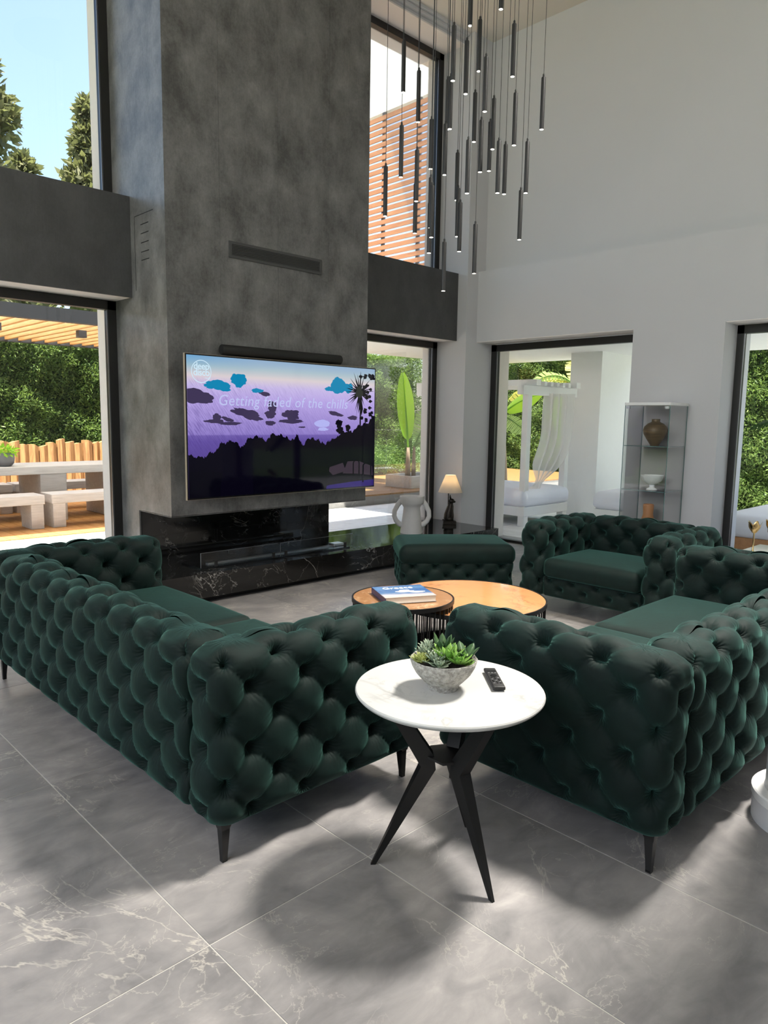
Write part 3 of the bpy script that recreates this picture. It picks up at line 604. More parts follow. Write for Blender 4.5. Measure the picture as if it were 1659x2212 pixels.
def text_mesh(name, body, size, mat, parent, M, shear=0.0, ext=.0003, space=1.0, off=0.0, align='LEFT', line=1.0):
    cu = bpy.data.curves.new(name, 'FONT'); cu.body = body; cu.size = size; cu.shear = shear; cu.extrude = ext; cu.space_character = space; cu.offset = off; cu.align_x = align; cu.space_line = line; cu.resolution_u = 3
    ob = bpy.data.objects.new('tmp', cu); COL.objects.link(ob); dg = bpy.context.evaluated_depsgraph_get(); dg.update()
    me = bpy.data.meshes.new_from_object(ob.evaluated_get(dg)); bpy.data.objects.remove(ob); bpy.data.curves.remove(cu)
    me.transform(M); me.materials.clear()
    bm = bmesh.new(); bm.from_mesh(me); bpy.data.meshes.remove(me); seen = set()
    for v0 in list(bm.verts):                                   # every letter is a piece of its own
        if v0 in seen: continue
        st_, isl = [v0], []; seen.add(v0)
        while st_:
            v = st_.pop(); isl.append(v)
            for e in v.link_edges:
                w = e.other_vert(v)
                if w not in seen: seen.add(w); st_.append(w)
        ix = {v: i for i, v in enumerate(isl)}; fs = {f for v in isl for f in v.link_faces}
        m = MB().add([v.co[:] for v in isl], [tuple(ix[q] for q in f.verts) for f in fs]); m.build(name, mat, parent)
    bm.free()
def scr_mat(u, v):  # screen text: x right, up z, facing -y, local to tv root
    org = ORG[tv.name]; m = Matrix(((1,0,0,sx0+u*SW-org.x),(0,0,-1,TY-.0043-org.y),(0,1,0,sz0+v*SHH-org.z),(0,0,0,1))); return m
text_mesh('song_letter', 'Getting faded of the chills', .118, M_lil, scr, scr_mat(.135,.660), .18, .0001, 1.06)
text_mesh('logo_letter', 'deep', .072, M_white, scr, scr_mat(.0645,.905), 0, .0001, .92, .0008, 'CENTER')
text_mesh('logo_letter', 'disco', .072, M_white, scr, scr_mat(.0645,.862), 0, .0001, .92, .0008, 'CENTER')
text_mesh('logo_letter', 'music', .024, M_white, scr, scr_mat(.078,.840), 0, .0001, .9)
ring = MB(); rc_, zc_ = (sx0+.0635*SW, sz0+.890*SHH), .0
V = []; 
for k in range(48):
    a = 2*PI*k/48
    for r in (.079, .085): V.append((rc_[0]+r*math.cos(a), TY-.0043, rc_[1]+r*math.sin(a)))
ring.add(V, [(2*k, 2*k+1, (2*k+3) % 96, (2*k+2) % 96) for k in range(48)]); ring.build('logo_ring', M_white, scr, world=True, root=tv)
sb = thing('soundbar', 'black cylindrical soundbar mounted above the television', 'soundbar', (3.62, 4.915, 1.955))
MB().tube([(3.025,4.915,1.955),(3.03,4.915,1.955),(4.225,4.915,1.955),(4.23,4.915,1.955)], [.036,.04,.04,.036], 24).build('body', MT['satin_black'], sb, 40, world=True)
MB().box(3.2,4.955,1.935,3.3,CYF,1.975).box(3.95,4.955,1.935,4.05,CYF,1.975).build('wall_bracket', MT['satin_black'], sb, world=True)
# air vent on the chimney breast
av = thing('air_vent', 'dark grey slatted air grille above the television', 'vent', (3.603, CYF, 2.727))
f = MB(); vx0, vx1, vz0, vz1 = 3.143, 4.063, 2.666, 2.790
f.box(vx0,CYF-.010,vz0,vx1,CYF,vz0+.022).box(vx0,CYF-.010,vz1-.022,vx1,CYF,vz1).box(vx0,CYF-.010,vz0+.022,vx0+.024,CYF,vz1-.022).box(vx1-.024,CYF-.010,vz0+.022,vx1,CYF,vz1-.022).build('frame', plain('vent_grey', (.06,.06,.06), .5), av, world=True)
MB().box(vx0+.02,CYF-.002,vz0+.02,vx1-.02,CYF-.0005,vz1-.02).build('backing', MT['satin_black'], av, world=True)
for k in range(7):
    z = vz0+.026+k*.0112; MB().box(vx0+.022,CYF-.008,z,vx1-.022,CYF-.003,z+.0055).build('slat', bpy.data.materials['vent_grey'], av, world=True)
# ------------------------------------------------------------------ chandelier
PEN = [(3.227, 3.197, 3.365), (3.239, 3.082, 3.172), (3.193, 2.781, 3.293), (3.432, 3.026, 3.169), (3.29, 2.879, 3.095), (3.362, 3.087, 2.942), (3.083, 3.061, 2.824), (3.154, 3.003, 2.696), (3.097, 3.201, 2.638), (3.211, 3.063, 2.538), (3.148, 2.873, 2.473), (3.231, 2.962, 2.554), (3.233, 2.967, 2.415), (3.32, 2.937, 2.865), (3.322, 2.926, 2.206), (3.439, 2.874, 3.695), (3.473, 2.683, 3.726), (3.526, 2.872, 3.478), (3.354, 2.822, 3.286), (3.577, 2.664, 3.401), (3.321, 2.654, 3.136), (3.601, 2.954, 3.126), (3.555, 2.774, 3.028), (3.541, 2.61, 3.006), (3.683, 2.524, 3.108), (3.401, 2.738, 2.856), (3.644, 2.865, 2.948), (3.242, 2.698, 2.697), (3.443, 2.641, 2.731), (3.637, 2.74, 2.787), (3.604, 2.561, 2.75), (3.682, 2.65, 2.519), (3.585, 3.067, 2.805), (3.487, 2.971, 2.554), (3.438, 2.909, 2.449), (3.45, 2.799, 2.309)]
cd = thing('chandelier', 'cluster chandelier of thin black tube pendants on long cords', 'chandelier', (3.40, 2.86, CE))
MB().lathe([(.0,-.05),(.44,-.05),(.45,-.045),(.45,0),(0,0)], 48).build('canopy', MT['satin_black'], cd, 40)
tube = bpy.data.meshes.new('pendant'); 
_p = MB().lathe([(.0105,0),(.0125,.0),(.0125,.278),(.011,.281),(.006,.283),(.006,.296),(.003,.30)], 14); tmp = _p.build('pendant_src', MT['satin_black'], None, 40); tube = tmp.data; tube.name = 'pendant'; bpy.data.objects.remove(tmp)
tmp = MB().lathe([(0,.004),(.0108,.004),(.0108,-.0005),(0,-.0005)], 14).build('lens_src', MT['led'], None); lens = tmp.data; lens.name = 'lens'; bpy.data.objects.remove(tmp)
for (x, y, z) in PEN:
    p = inst('pendant', tube, cd, (x-3.40, y-2.86, z-CE)); inst('lens', lens, p)
    c = MB().tube([(0,0,.299),(0,0,CE-z-.05)], .0016, 5).build('cord', MT['satin_black'], p)
l = bpy.data.lights.new('pendant_light', 'AREA'); l.shape = 'DISK'; l.size = .7; l.energy = 14; l.color = (1,.9,.75)
lo = bpy.data.objects.new('pendant_light', l); COL.objects.link(lo); lo.location = (3.4, 2.86, 2.15); l.spread = math.radians(110)
# ------------------------------------------------------------------ coffee tables, book
def coffee(name, label, c, r, H, mat, nb):
    t = thing(name, label, 'coffee table', (c[0], c[1], 0), 0, 'nested round coffee tables')
    MB().lathe([(0,H-.016),(r-.006,H-.016),(r-.006,H),(0,H)], 64).build('table_top', mat, t, 40)
    MB().lathe([(r-.0055,H-.022),(r+.004,H-.022),(r+.004,H+.002),(r-.0055,H+.002),(r-.0055,H-.022)], 64).build('rim', MT['black_metal'], t, 40)
    MB().lathe([(r-.012,0),(r,0),(r,.012),(r-.012,.012),(r-.012,0)], 64).build('base_ring', MT['black_metal'], t, 40)
    tm = MB().tube([(0,0,.01),(0,0,H-.02)], .0038, 6).build('rod', MT['black_metal'], t); me = tm.data
    for k in range(nb):
        a = 2*PI*k/nb; o = tm if k == 0 else inst('rod', me, t); o.location = ((r-.006)*math.cos(a), (r-.006)*math.sin(a), 0)
    return t
coffee('coffee_table', 'larger round coffee table with orange tan marble top on a black wire drum', (3.4126, 2.736), .474, .36, MT['tan_marble'], 72)
coffee('coffee_table', 'smaller taller round coffee table with brown marble top carrying the book', (2.936, 2.838), .294, .42, MT['brown_marble'], 48)
bk_ = thing('book', 'blue hardcover travel book titled Greece on the smaller coffee table', 'book', (2.925, 2.825, .423), math.radians(-27))
bw, bd, bh = .305, .275, .036
def cover_mat():
    t = NT('book_cover'); tc = t.n('TexCoord'); sp = t.n('SeparateXYZ'); t.l(tc.outputs['Generated'], sp.inputs[0]); y = sp.outputs[1]
    n = t.noise(t.coord(scale=(1,1,1)), 9, 5)
    sky = t.ramp(t.math('ADD', y, t.math('MULTIPLY', t.math('SUBTRACT', n, .5), .25)), [(0, srgb(170,158,150)), (.20, srgb(160,158,165)), (.34, srgb(60,92,135)), (.6, srgb(36,76,128)), (.8, srgb(66,104,145)), (1, srgb(40,72,120))])
    t.princ(sky, .25); return t.m
cm = cover_mat(); MB().box(-bw/2,-bd/2,bh-.003,bw/2,bd/2,bh).build('front_cover', cm, bk_); MB().box(-bw/2,-bd/2,0,bw/2,bd/2,.003).build('back_cover', cm, bk_)
MB().rbox(-bw/2,-bd/2,.0,-bw/2+.004,bd/2,bh,.0015,1).build('spine', plain('spine_blue', srgb(25,45,95), .3), bk_)
MB().box(-bw/2+.004,-bd/2+.004,.003,bw/2-.004,bd/2-.004,bh-.003).build('pages', MT['paper'], bk_)
text_mesh('title_letter', 'Greece', .062, MT['white_print'], bk_, Matrix.Translation((-.105,.058,bh+.0006)), 0, .0003)
for i, (x0, y0, w, d) in enumerate(((-.05,-.03,.11,.035),(-.02,.0,.06,.025),(.03,-.05,.09,.03))): 
    pl = [(x0+w*.5+w*.5*math.cos(a)*(1+.15*math.sin(3*a)), y0+d*.5+d*.5*math.sin(a)) for a in np.linspace(0, 2*PI, 22)[:-1]]
    MB().prism(pl, bh+.0002, bh+.0006+.0002*i, 'z').build('cover_print', MT['white_print'], bk_)
# ------------------------------------------------------------------ marble side table, bowl, succulents, remote
SX, SY = 1.690, 1.420
stb = thing('side_table', 'round white marble side table with splayed black metal legs between the sofas', 'table', (SX, SY, 0))
MB().lathe([(0,.578),(.27,.578),(.292,.583),(.3,.592),(.3,.596),(.297,.6),(0,.6)], 96).build('table_top', MT['white_marble'], stb, 30)
MB().lathe([(0,.565),(.20,.565),(.20,.577),(0,.577)], 40).build('top_plate', MT['black_metal'], stb)
cen = Vector((0,0)); feet = [(1.507-SX, 1.581-SY), (1.649-SX, 1.189-SY), (1.917-SX, 1.508-SY)]
for fx, fy in feet:
    a = math.atan2(fy, fx); R = math.hypot(fx, fy); er, et = Vector((math.cos(a), math.sin(a), 0)), Vector((-math.sin(a), math.cos(a), 0))
    # bent blade: foot far out, waist pinched in at the hub, upper arm leaning out again
    pr = [(R,.0,.005),(.088,.345,.022),(.215,.565,.018),(.170,.565,.018),(.045,.378,.022),(.040,.335,.022),(R-.016,.0,.005)]
    V = [er*r+Vector((0,0,z))-et*w for r, z, w in pr]+[er*r+Vector((0,0,z))+et*w for r, z, w in pr]; n = len(pr)
    F = [(0,1,5,6),(1,2,3,4),(1,4,5)]; F = F+[tuple(i+n for i in reversed(f)) for f in F]+[(i,i+n,(i+1)%n+n,(i+1)%n) for i in range(n)]
    MB().add(V, F).build('leg', MT['black_metal'], stb)
MB().prism([(.075*math.cos(PI/2+k*PI/3), .075*math.sin(PI/2+k*PI/3)) for k in range(6)], .372, .380, 'z').build('hub_plate', MT['black_metal'], stb)
BX, BYY, BZ = 1.672, 1.432, .60
bowl = thing('stone_bowl', 'rough grey stone bowl of succulents on the marble side table', 'bowl', (BX, BYY, BZ))
rb_ = random.Random(2); wv = [rb_.uniform(-.012,.012) for _ in range(64)]
MB().lathe([(0,.0),(.047,0),(.050,.006),(.050,.014),(.066,.030),(.086,.052),(.099,.076),(.106,.098),(.1035,.101),(.099,.098),(.09,.074),(.07,.055),(0,.05)], 64, wob=lambda a, j: (wv[int(a/(2*PI)*64+.5) % 64]*(j/6 if j < 9 else 1))).build('shell', MT['stone'], bowl, 60)
MB().lathe([(0,.078),(.091,.076),(.088,.07),(0,.07)], 32).build('soil', MT['soil'], bowl, True)
def succ(label, dx, dy, dz, n, l, w, tilt0, tilt1, mat, rings=3, thick=.3, seed=1, cup=.2):
    r = random.Random(seed); m = MB(); k = 0
    for ring_ in range(rings):
        f = ring_/max(rings-1, 1); nn = max(3, int(n*(1-.35*f)))
        for i in range(nn):
            a = 2*PI*(i+.5*ring_)/nn+r.uniform(-.12,.12); el = tilt0+(tilt1-tilt0)*f+r.uniform(-.08,.08); ll = 1.25*l*(1-.4*f)*r.uniform(.88,1.1); ww = 1.25*w*(1-.3*f)
            e = Vector((math.cos(a)*math.cos(el), math.sin(a)*math.cos(el), math.sin(el))); s_ = Vector((-math.sin(a), math.cos(a), 0)); up = s_.cross(e)*-1
            P = []
            for t_, wf in ((0,.45),(.3,.85),(.6,1),(.85,.6),(1,.05)):
                c = e*ll*t_ + up*(cup*ll*t_*t_)
                P.append([c-s_*ww*wf/2+up*ww*.12*wf, c-up*ww*thick*wf*.5, c+s_*ww*wf/2+up*ww*.12*wf, c+up*ww*thick*wf*.25])
            V = [q for row in P for q in row]; F = []
            for j in range(4):
                for q in range(4): F.append((j*4+q, j*4+(q+1)%4, (j+1)*4+(q+1)%4, (j+1)*4+q))
            m.add(V, F)
    o = m.build('succulent', mat, None, True); o.location = (BX+dx, BYY+dy, BZ+.083+dz)
    tag(o, label, 'succulent', 'succulents in the stone bowl')
succ('blue grey rosette succulent at the left front of the stone bowl', -.045,-.010,.012, 11,.042,.017,.15,1.2, MT['succ_pale'], 4, seed=1)
succ('bright green pointed succulent in the middle of the stone bowl', -.005,-.022,.008, 8,.058,.022,.55,1.3, MT['succ_green'], 3, seed=2)
succ('flat pale green rosette at the front rim of the stone bowl', -.004,-.066,.014, 10,.036,.020,.2,1.0, MT['succ_green'], 3, seed=3, cup=.4)
succ('tall dark green succulent at the back of the stone bowl', .028,.028,.010, 7,.060,.022,.9,1.4, MT['succ_dark'], 2, seed=4)
succ('dark olive broad leaved succulent at the right of the stone bowl', .045,-.045,.010, 7,.050,.026,.5,1.2, MT['succ_dark'], 2, seed=5)
succ('lime green mossy sedum at the left rim of the stone bowl', -.070,.030,.008, 18,.034,.010,.3,1.4, MT['succ_lime'], 4, seed=6)
succ('upright spiky pale green succulent rising at the left back of the bowl', -.030,.050,.022, 9,.036,.010,.3,1.2, MT['succ_pale'], 5, seed=7)
succ('feathery pale succulent standing highest at the back of the bowl', .000,.062,.030, 9,.034,.010,.2,1.2, MT['succ_pale'], 5, seed=8)
succ('beige tipped rosette at the right rim of the stone bowl', .070,-.005,.018, 14,.030,.008,.3,1.2, MT['succ_lime'], 4, seed=9)
succ('small green trailing succulent at the right front of the bowl', .030,-.070,.006, 12,.026,.010,.1,1.2, MT['succ_green'], 3, seed=10)
succ('small grey green rosette at the left rim of the stone bowl', -.066,-.040,.010, 10,.030,.013,.2,1.1, MT['succ_pale'], 3, seed=11)
succ('fresh green rosette behind the olive succulent at the right back', .055,.030,.012, 9,.036,.014,.4,1.2, MT['succ_green'], 3, seed=12)
rm = thing('remote_control', 'slim black television remote on the marble side table', 'remote', (1.838, 1.356, .6005), math.radians(-42))
MB().rbox(-.020,-.088,.003,.020,.088,.016,.0045,3).build('body', MT['satin_black'], rm, 50)
MB().lathe([(0,.0162),(.010,.0162),(.011,.0172),(.007,.0176),(0,.0172)], 20, (0,.012,0)).build('navigation_ring', MT['gloss_black'], rm, 40)
for i in range(5):
    for j in range(3): MB().rbox(-.0135+j*.0105,-.058+i*.0115,.0158,-.0075+j*.0105,-.052+i*.0115,.0172,.0006,1).build('button', MT['frame_line'] if (i+j) % 3 == 0 else MT['gloss_black'], rm)
for j in range(3): MB().rbox(-.0135+j*.0105,.036,.0158,-.0075+j*.0105,.041,.0172,.0006,1).build('button', MT['frame_line'], rm)
MB().box(-.015,.046,.0158,.015,.062,.0164).build('solar_strip', MT['gloss_black'], rm)
# ------------------------------------------------------------------ on the ledge: vase and cat lamp
va = thing('handled_vase', 'white plaster vase with two ear handles on the marble ledge', 'vase', (5.52, 5.23, .2405))
MB().lathe([(0,0),(.118,0),(.120,.01),(.095,.20),(.088,.275),(.102,.30),(.128,.33),(.130,.395),(.122,.398),(.112,.375),(0,.36)], 40).build('body', MT['plaster'], va, 50)
hd = Vector((math.cos(-YAW), math.sin(-YAW), 0))
for sg in (-1, 1):
    pts = [hd*sg*r+Vector((0,0,z)) for r, z in ((.112,.345),(.150,.300),(.182,.235),(.186,.180),(.165,.130),(.128,.095),(.098,.085))]
    MB().tube(pts, [.030,.027,.025,.025,.026,.029,.032], 12).build('handle', MT['plaster'], va, True)
lm_ = thing('cat_lamp', 'small table lamp with a dark seated cat figure and cream shade on the ledge', 'lamp', (6.33, 5.40-.01, .2405))
L0 = -YAW
R_ = Matrix.Rotation(L0, 4, 'Z')
MB().rbox(-.075,-.055,0,.075,.055,.042,.004,1).xf(R_).build('base', MT['bronze'], lm_)
cat = MB()
prof = [(.045,.046,.050),(.075,.056,.052),(.12,.055,.048),(.17,.046,.042),(.21,.038,.035),(.235,.028,.028),(.25,.026,.027)]
V = []; n = 14; cxs = [-.012,-.014,-.010,-.002,.006,.010,.012]
for (z, rx, ry), cx_ in zip(prof, cxs):
    for k in range(n): V.append((cx_+rx*math.cos(2*PI*k/n), ry*math.sin(2*PI*k/n), z))
cat.add(V, [(j*n+k, j*n+(k+1)%n, (j+1)*n+(k+1)%n, (j+1)*n+k) for j in range(6) for k in range(n)]+[tuple(range(n-1,-1,-1)), tuple(6*n+k for k in range(n))])
cat.ball((.018,0,.272), .036,.030,.030); cat.ball((.048,0,.264), .018,.016,.013)
for s in (-1, 1):
    cat.tube([(.004,s*.018,.30),(.000,s*.024,.345)], [.014,.002], 6)
    cat.tube([(.022,s*.018,.185),(.034,s*.020,.11),(.034,s*.020,.046),(.048,s*.020,.044)], [.016,.013,.011,.009], 8)
    cat.ball((.002,s*.040,.068), .040,.018,.026)
cat.tube([(-.055,0,.048),(-.075,.02,.048),(-.05,.05,.048),(0,.058,.048)], [.010,.009,.008,.004], 8)
cat.xf(R_).build('cat_figure', MT['bronze'], lm_, True)
MB().tube([(-.02,0,.15),(-.02,0,.46)], .006, 8).xf(R_).build('stem', MT['bronze'], lm_)
MB().lathe([(.142,.375),(.138,.38),(.058,.575),(.056,.575),(.136,.378),(.142,.375)], 40).build('shade', MT['shade'], lm_, 60)
MB().ball((-.0,0,.44), .022,.022,.03).build('bulb', MT['led'], lm_, True)
pl_ = bpy.data.lights.new('cat_lamp_bulb', 'POINT'); pl_.energy = 1.0; pl_.color = (1,.78,.5); pl_.shadow_soft_size = .05
po = bpy.data.objects.new('cat_lamp_bulb', pl_); COL.objects.link(po); po.location = (6.33, 5.39, .73)
# ------------------------------------------------------------------ glass cabinet and its contents
gc = thing('glass_cabinet', 'tall narrow glass display cabinet with white top by the right wall', 'cabinet', (6.50, 3.06, 0))
gx0, gx1, gy0, gy1, gh = 6.315, 6.685, 2.848, 3.278, 1.63
MB().rbox(gx0-.004,gy0-.004,gh-.026,gx1+.004,gy1+.004,gh,.002,1).build('top_panel', MT['white_lacquer'], gc, world=True)
MB().rbox(gx0-.004,gy0-.004,0,gx1+.004,gy1+.004,.055,.002,1).build('base_panel', MT['white_lacquer'], gc, world=True)
z0_, z1_ = .0555, gh-.0265
for nm, b in (('side_pane', (gx0+.006,gy0,z0_,gx1-.006,gy0+.004,z1_)), ('side_pane', (gx0+.006,gy1-.004,z0_,gx1-.006,gy1,z1_)), ('back_pane', (gx1-.005,gy0,z0_,gx1,gy1,z1_)), ('door', (gx0,gy0+.001,z0_+.002,gx0+.005,gy1-.001,z1_-.002))):
    MB().box(*b).build(nm, MT['glass_green'], gc, world=True)
for x, y in ((gx0,gy0),(gx0,gy1-.004),(gx1-.004,gy0),(gx1-.004,gy1-.004)): MB().box(x+.0005,y-.0006,z0_,x+.0035,y+.0046,z1_).build('glass_edge', MT['glass_edge'], gc, world=True)
shz = [.44, .825, 1.235]
for z in shz:
    MB().box(gx0+.012,gy0+.006,z-.004,gx1-.008,gy1-.006,z).build('shelf', MT['glass_green'], gc, world=True)
    MB().box(gx0+.010,gy0+.005,z-.0045,gx0+.0118,gy1-.005,z+.0005).box(gx0+.010,gy0+.0045,z-.0045,gx1-.008,gy0+.0058,z+.0005).build('shelf_edge', MT['glass_edge'], gc, world=True)
for y in (gy0+.03, gy1-.03): MB().box(gx0-.002,y-.016,z1_-.03,gx0+.014,y+.016,z1_-.008).build('hinge', MT['steel'], gc, world=True)
o = MB().lathe([(0,0),(.038,0),(.042,.01),(.075,.06),(.104,.11),(.110,.145),(.100,.175),(.07,.205),(.042,.218),(.036,.225),(.038,.245),(.033,.247),(.03,.22),(0,.2)], 40).build('brown_vase', MT['vase'], None, 50)
o.location = (6.50, 3.06, 1.2355); tag(o, 'round brown vase with short neck on the upper glass shelf', 'vase')
fbw = thing('footed_bowl', 'white footed bowl on the middle glass shelf of the cabinet', 'bowl', (6.50, 3.06, .8255))
MB().lathe([(0,.045),(.05,.055),(.085,.085),(.105,.135),(.100,.135),(.08,.09),(.04,.064),(0,.06)], 40).build('dish', MT['white_lacquer'], fbw, 50)
MB().lathe([(.05,0),(.045,.008),(.022,.02),(.024,.047),(0,.047)], 30).build('foot', MT['white_lacquer'], fbw, 50)
o = MB().lathe([(0,0),(.045,0),(.06,.03),(.062,.09),(.045,.15),(.05,.235),(.045,.245),(.035,.15),(0,.13)], 30).build('orange_jar', MT['terracotta'], None, 50)
o.location = (6.50, 3.08, .4405); tag(o, 'orange brown jar peeking above the armchair inside the cabinet', 'jar')
# ------------------------------------------------------------------ behind the right sofa: console with gold tulips, palm
cs = thing('white_console', 'low white side console behind the far end of the right sofa', 'console', (5.80, 1.55, 0))
MB().rbox(5.50,1.15,.47,6.10,1.95,.50,.004,1).build('top', MT['white_lacquer'], cs, world=True)
for x, y in ((5.53,1.18),(6.07,1.18),(5.53,1.92),(6.07,1.92)): MB().box(x-.02,y-.02,0,x+.02,y+.02,.47).build('leg', MT['white_lacquer'], cs, world=True)
def tulip(x, y, h, label):
    t = thing('tulip_candleholder', label, 'candleholder', (x, y, .5005), 0, 'gold tulip candleholders')
    MB().lathe([(0,0),(.045,0),(.045,.004),(.012,.012),(.006,.02),(.005,h-.07),(.01,h-.062)], 20).build('stem', MT['gold'], t, 50)
    m = MB(); n = 24
    for k in range(5):
        a0 = 2*PI*k/5; P = []
        for j in range(7):
            f = j/6; r = .012+.030*math.sin(min(f*1.5, 1)*PI/2)*(1 if f < .8 else 1+(f-.8)*1.6); z = h-.065+.085*f; wd = .75*(1-max(0, f-.45)**1.3*1.9)
            P.append([(r*math.cos(a0+u*wd), r*math.sin(a0+u*wd), z) for u in (-1,-.5,0,.5,1)])
        m.grid(P)
    m.build('cup', MT['gold'], t, True)
tulip(5.63, 1.845, .215, 'gold tulip shaped candleholder with slim stem on the white console')
tulip(5.66, 1.735, .235, 'second gold tulip candleholder at the right edge of the photo')
pot = thing('potted_palm', 'indoor palm with drooping fronds reaching in from the right edge', 'plant', (6.32, 1.45, 0))
MB().lathe([(0,0),(.13,0),(.17,.30),(.175,.34),(.16,.34),(.15,.30),(0,.29)], 30).build('pot', MT['white_lacquer'], pot, 50)
def frond(m, base, az, el, L, droop, nl=22, ll=.30, seed=0, lw=.022):
    r = random.Random(seed); pts = []; p = Vector(base); d = Vector((math.cos(az)*math.cos(el), math.sin(az)*math.cos(el), math.sin(el)))
    for k in range(17):
        pts.append(p.copy()); p = p+d*(L/16); d = (d+Vector((0,0,-droop*.05))).normalized()
    m.tube(pts, [.006*(1-k/20) for k in range(17)], 5)
    for k in range(nl):
        f = .22+.78*k/nl; i = min(int(f*16), 15); q = pts[i].lerp(pts[i+1], f*16-i) if i < 16 else pts[16]; t_ = (pts[i+1]-pts[i]).normalized(); sd = t_.cross(Vector((0,0,1))).normalized()
        for s in (-1, 1):
            l_ = ll*math.sin(PI*(.25+.7*f))*r.uniform(.8,1.1); e = (sd*s*.75+t_*.75+Vector((0,0,-.15))).normalized(); w_ = e.cross(Vector((0,0,1))).normalized()*lw/2
            a, b, c = q, q+e*l_*.5+Vector((0,0,.0)), q+e*l_+Vector((0,0,-.25*l_))
            m.add([a, b-w_, c, b+w_], [(0,1,2,3)])
for k, (az, el, L, dr) in enumerate(((2.55,.75,.62,2.4),(2.85,.35,.60,2.0),(2.2,1.0,.66,2.4),(3.3,.6,.6,2.0),(1.2,.9,.65,2.2),(.2,.8,.55,2.2),(-.8,.9,.6,2.2),(4.1,.8,.6,2.2),(2.6,1.2,.7,2.8))):
    m = MB(); frond(m, (0.02,0,1.24), az, el, L*1.25, dr, seed=k); m.build('frond', MT['palm'], pot)
MB().tube([(0,0,.29),(-.01,0.01,.7),(0.02,0,1.26)], [.05,.04,.045], 10).build('trunk', MT['bark_dark'], pot, True)
# ------------------------------------------------------------------ outside: ground, paving, deck
struct(MB().box(-30,-20,-.3, 60,60,-.14).build('ground', MT['grass']), 'lawn around the house')
def paving():
    pv = struct(MB().box(-3.0,FY+.07,-.14,16.0,8.8,-.006).box(XO-.3,-4,-.14,16.0,FY+.07,-.006).build('paving', MT['paving_joint']), 'pale stone terrace paving')
    s = 1.2; b = MB().box(-s/2+.004,-s/2+.004,-.006,s/2-.004,s/2-.004,.0); me = bpy.data.meshes.new('slab'); me.from_pydata(b.v, [], b.f); me.materials.append(MT['paving'])
    b2 = MB().box(-s/2+.004,-.2+.004,-.006,s/2-.004,.2-.004,.0); me2 = bpy.data.meshes.new('slab_half'); me2.from_pydata(b2.v, [], b2.f); me2.materials.append(MT['paving'])
    for i in range(-2, 14):
        for j in range(0, 2): inst('slab', me, pv, (-.6+i*s+.0, 6.5+j*s, 0))
        inst('slab', me2, pv, (-.6+i*s, 8.5, 0))
    for i in range(0, 7):
        for j in range(0, 8): inst('slab', me, pv, (7.72+.3+i*s, 5.3-j*s, 0))
paving()
# raised timber deck left, with boards
def deck(name, x0, x1, y0, y1, zt, label, w=.142):
    d = struct(MB().box(x0,y0+.01,-.14,x1,y1,zt-.026).build(name, MT['grey_marble'] if zt > .05 else MT['bark_dark']), label)
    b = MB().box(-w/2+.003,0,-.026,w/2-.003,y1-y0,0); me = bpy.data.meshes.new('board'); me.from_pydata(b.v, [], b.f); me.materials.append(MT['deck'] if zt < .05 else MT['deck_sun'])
    for k in range(int((x1-x0)/w)): inst('board', me, d, (x0+w*(k+.5), y0, zt))
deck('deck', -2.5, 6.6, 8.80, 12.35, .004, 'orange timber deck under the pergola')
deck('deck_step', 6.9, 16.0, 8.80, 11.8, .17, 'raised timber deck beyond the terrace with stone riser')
# outdoor benches and tables
def slab_bench(name, label, x0, x1, y0, y1, h, th, leg, cat, group):
    t = thing(name, label, cat, ((x0+x1)/2, (y0+y1)/2, .004), 0, group)
    MB().rbox(x0,y0,h-th,x1,y1,h,.004,1).build('top', MT['grey_bench'], t, world=True)
    for a, b in leg: MB().rbox(a,y0+.01,.0045,b,y1-.01,h-th,.004,1).build('leg', MT['grey_bench'], t, world=True)
    return t
G = 'grey outdoor benches on the deck'
slab_bench('outdoor_bench', 'near grey outdoor bench at the left edge of the deck', 1.55, 3.215, 9.40, 9.80, .43, .115, ((1.6,1.75),(3.05,3.20)), 'bench', G)
slab_bench('outdoor_bench', 'near grey outdoor bench ending close to the window edge', 3.30, 4.95, 9.40, 9.80, .43, .115, ((3.315,3.47),(4.78,4.93)), 'bench', G)
slab_bench('outdoor_bench', 'far grey outdoor bench at the left behind the deck table', 1.7, 3.36, 11.10, 11.50, .43, .115, ((1.75,1.9),(3.2,3.35)), 'bench', G)
slab_bench('outdoor_bench', 'far grey outdoor bench behind the deck table before the logs', 3.40, 5.10, 11.10, 11.50, .43, .115, ((3.41,3.56),(4.93,5.08)), 'bench', G)
slab_bench('outdoor_table', 'long grey outdoor table carrying the potted plant on the deck', 1.3, 4.28, 10.0, 10.9, .75, .105, ((2.55,2.75),(3.38,3.72)), 'table', 'grey outdoor tables')
slab_bench('outdoor_table', 'second grey outdoor table butted to the long one by the window edge', 4.285, 6.2, 10.0, 10.9, .75, .105, ((4.32,4.62),(5.8,6.1)), 'table', 'grey outdoor tables')
pp = thing('potted_herb', 'small grey pot with bright green plant on the outdoor table', 'plant', (3.02, 10.25, .7545))
MB().lathe([(0,0),(.085,0),(.115,.04),(.125,.10),(.118,.175),(.108,.175),(.1,.15),(0,.15)], 28).build('pot', plain('grey_pot', (.16,.16,.17), .7), pp, 50)
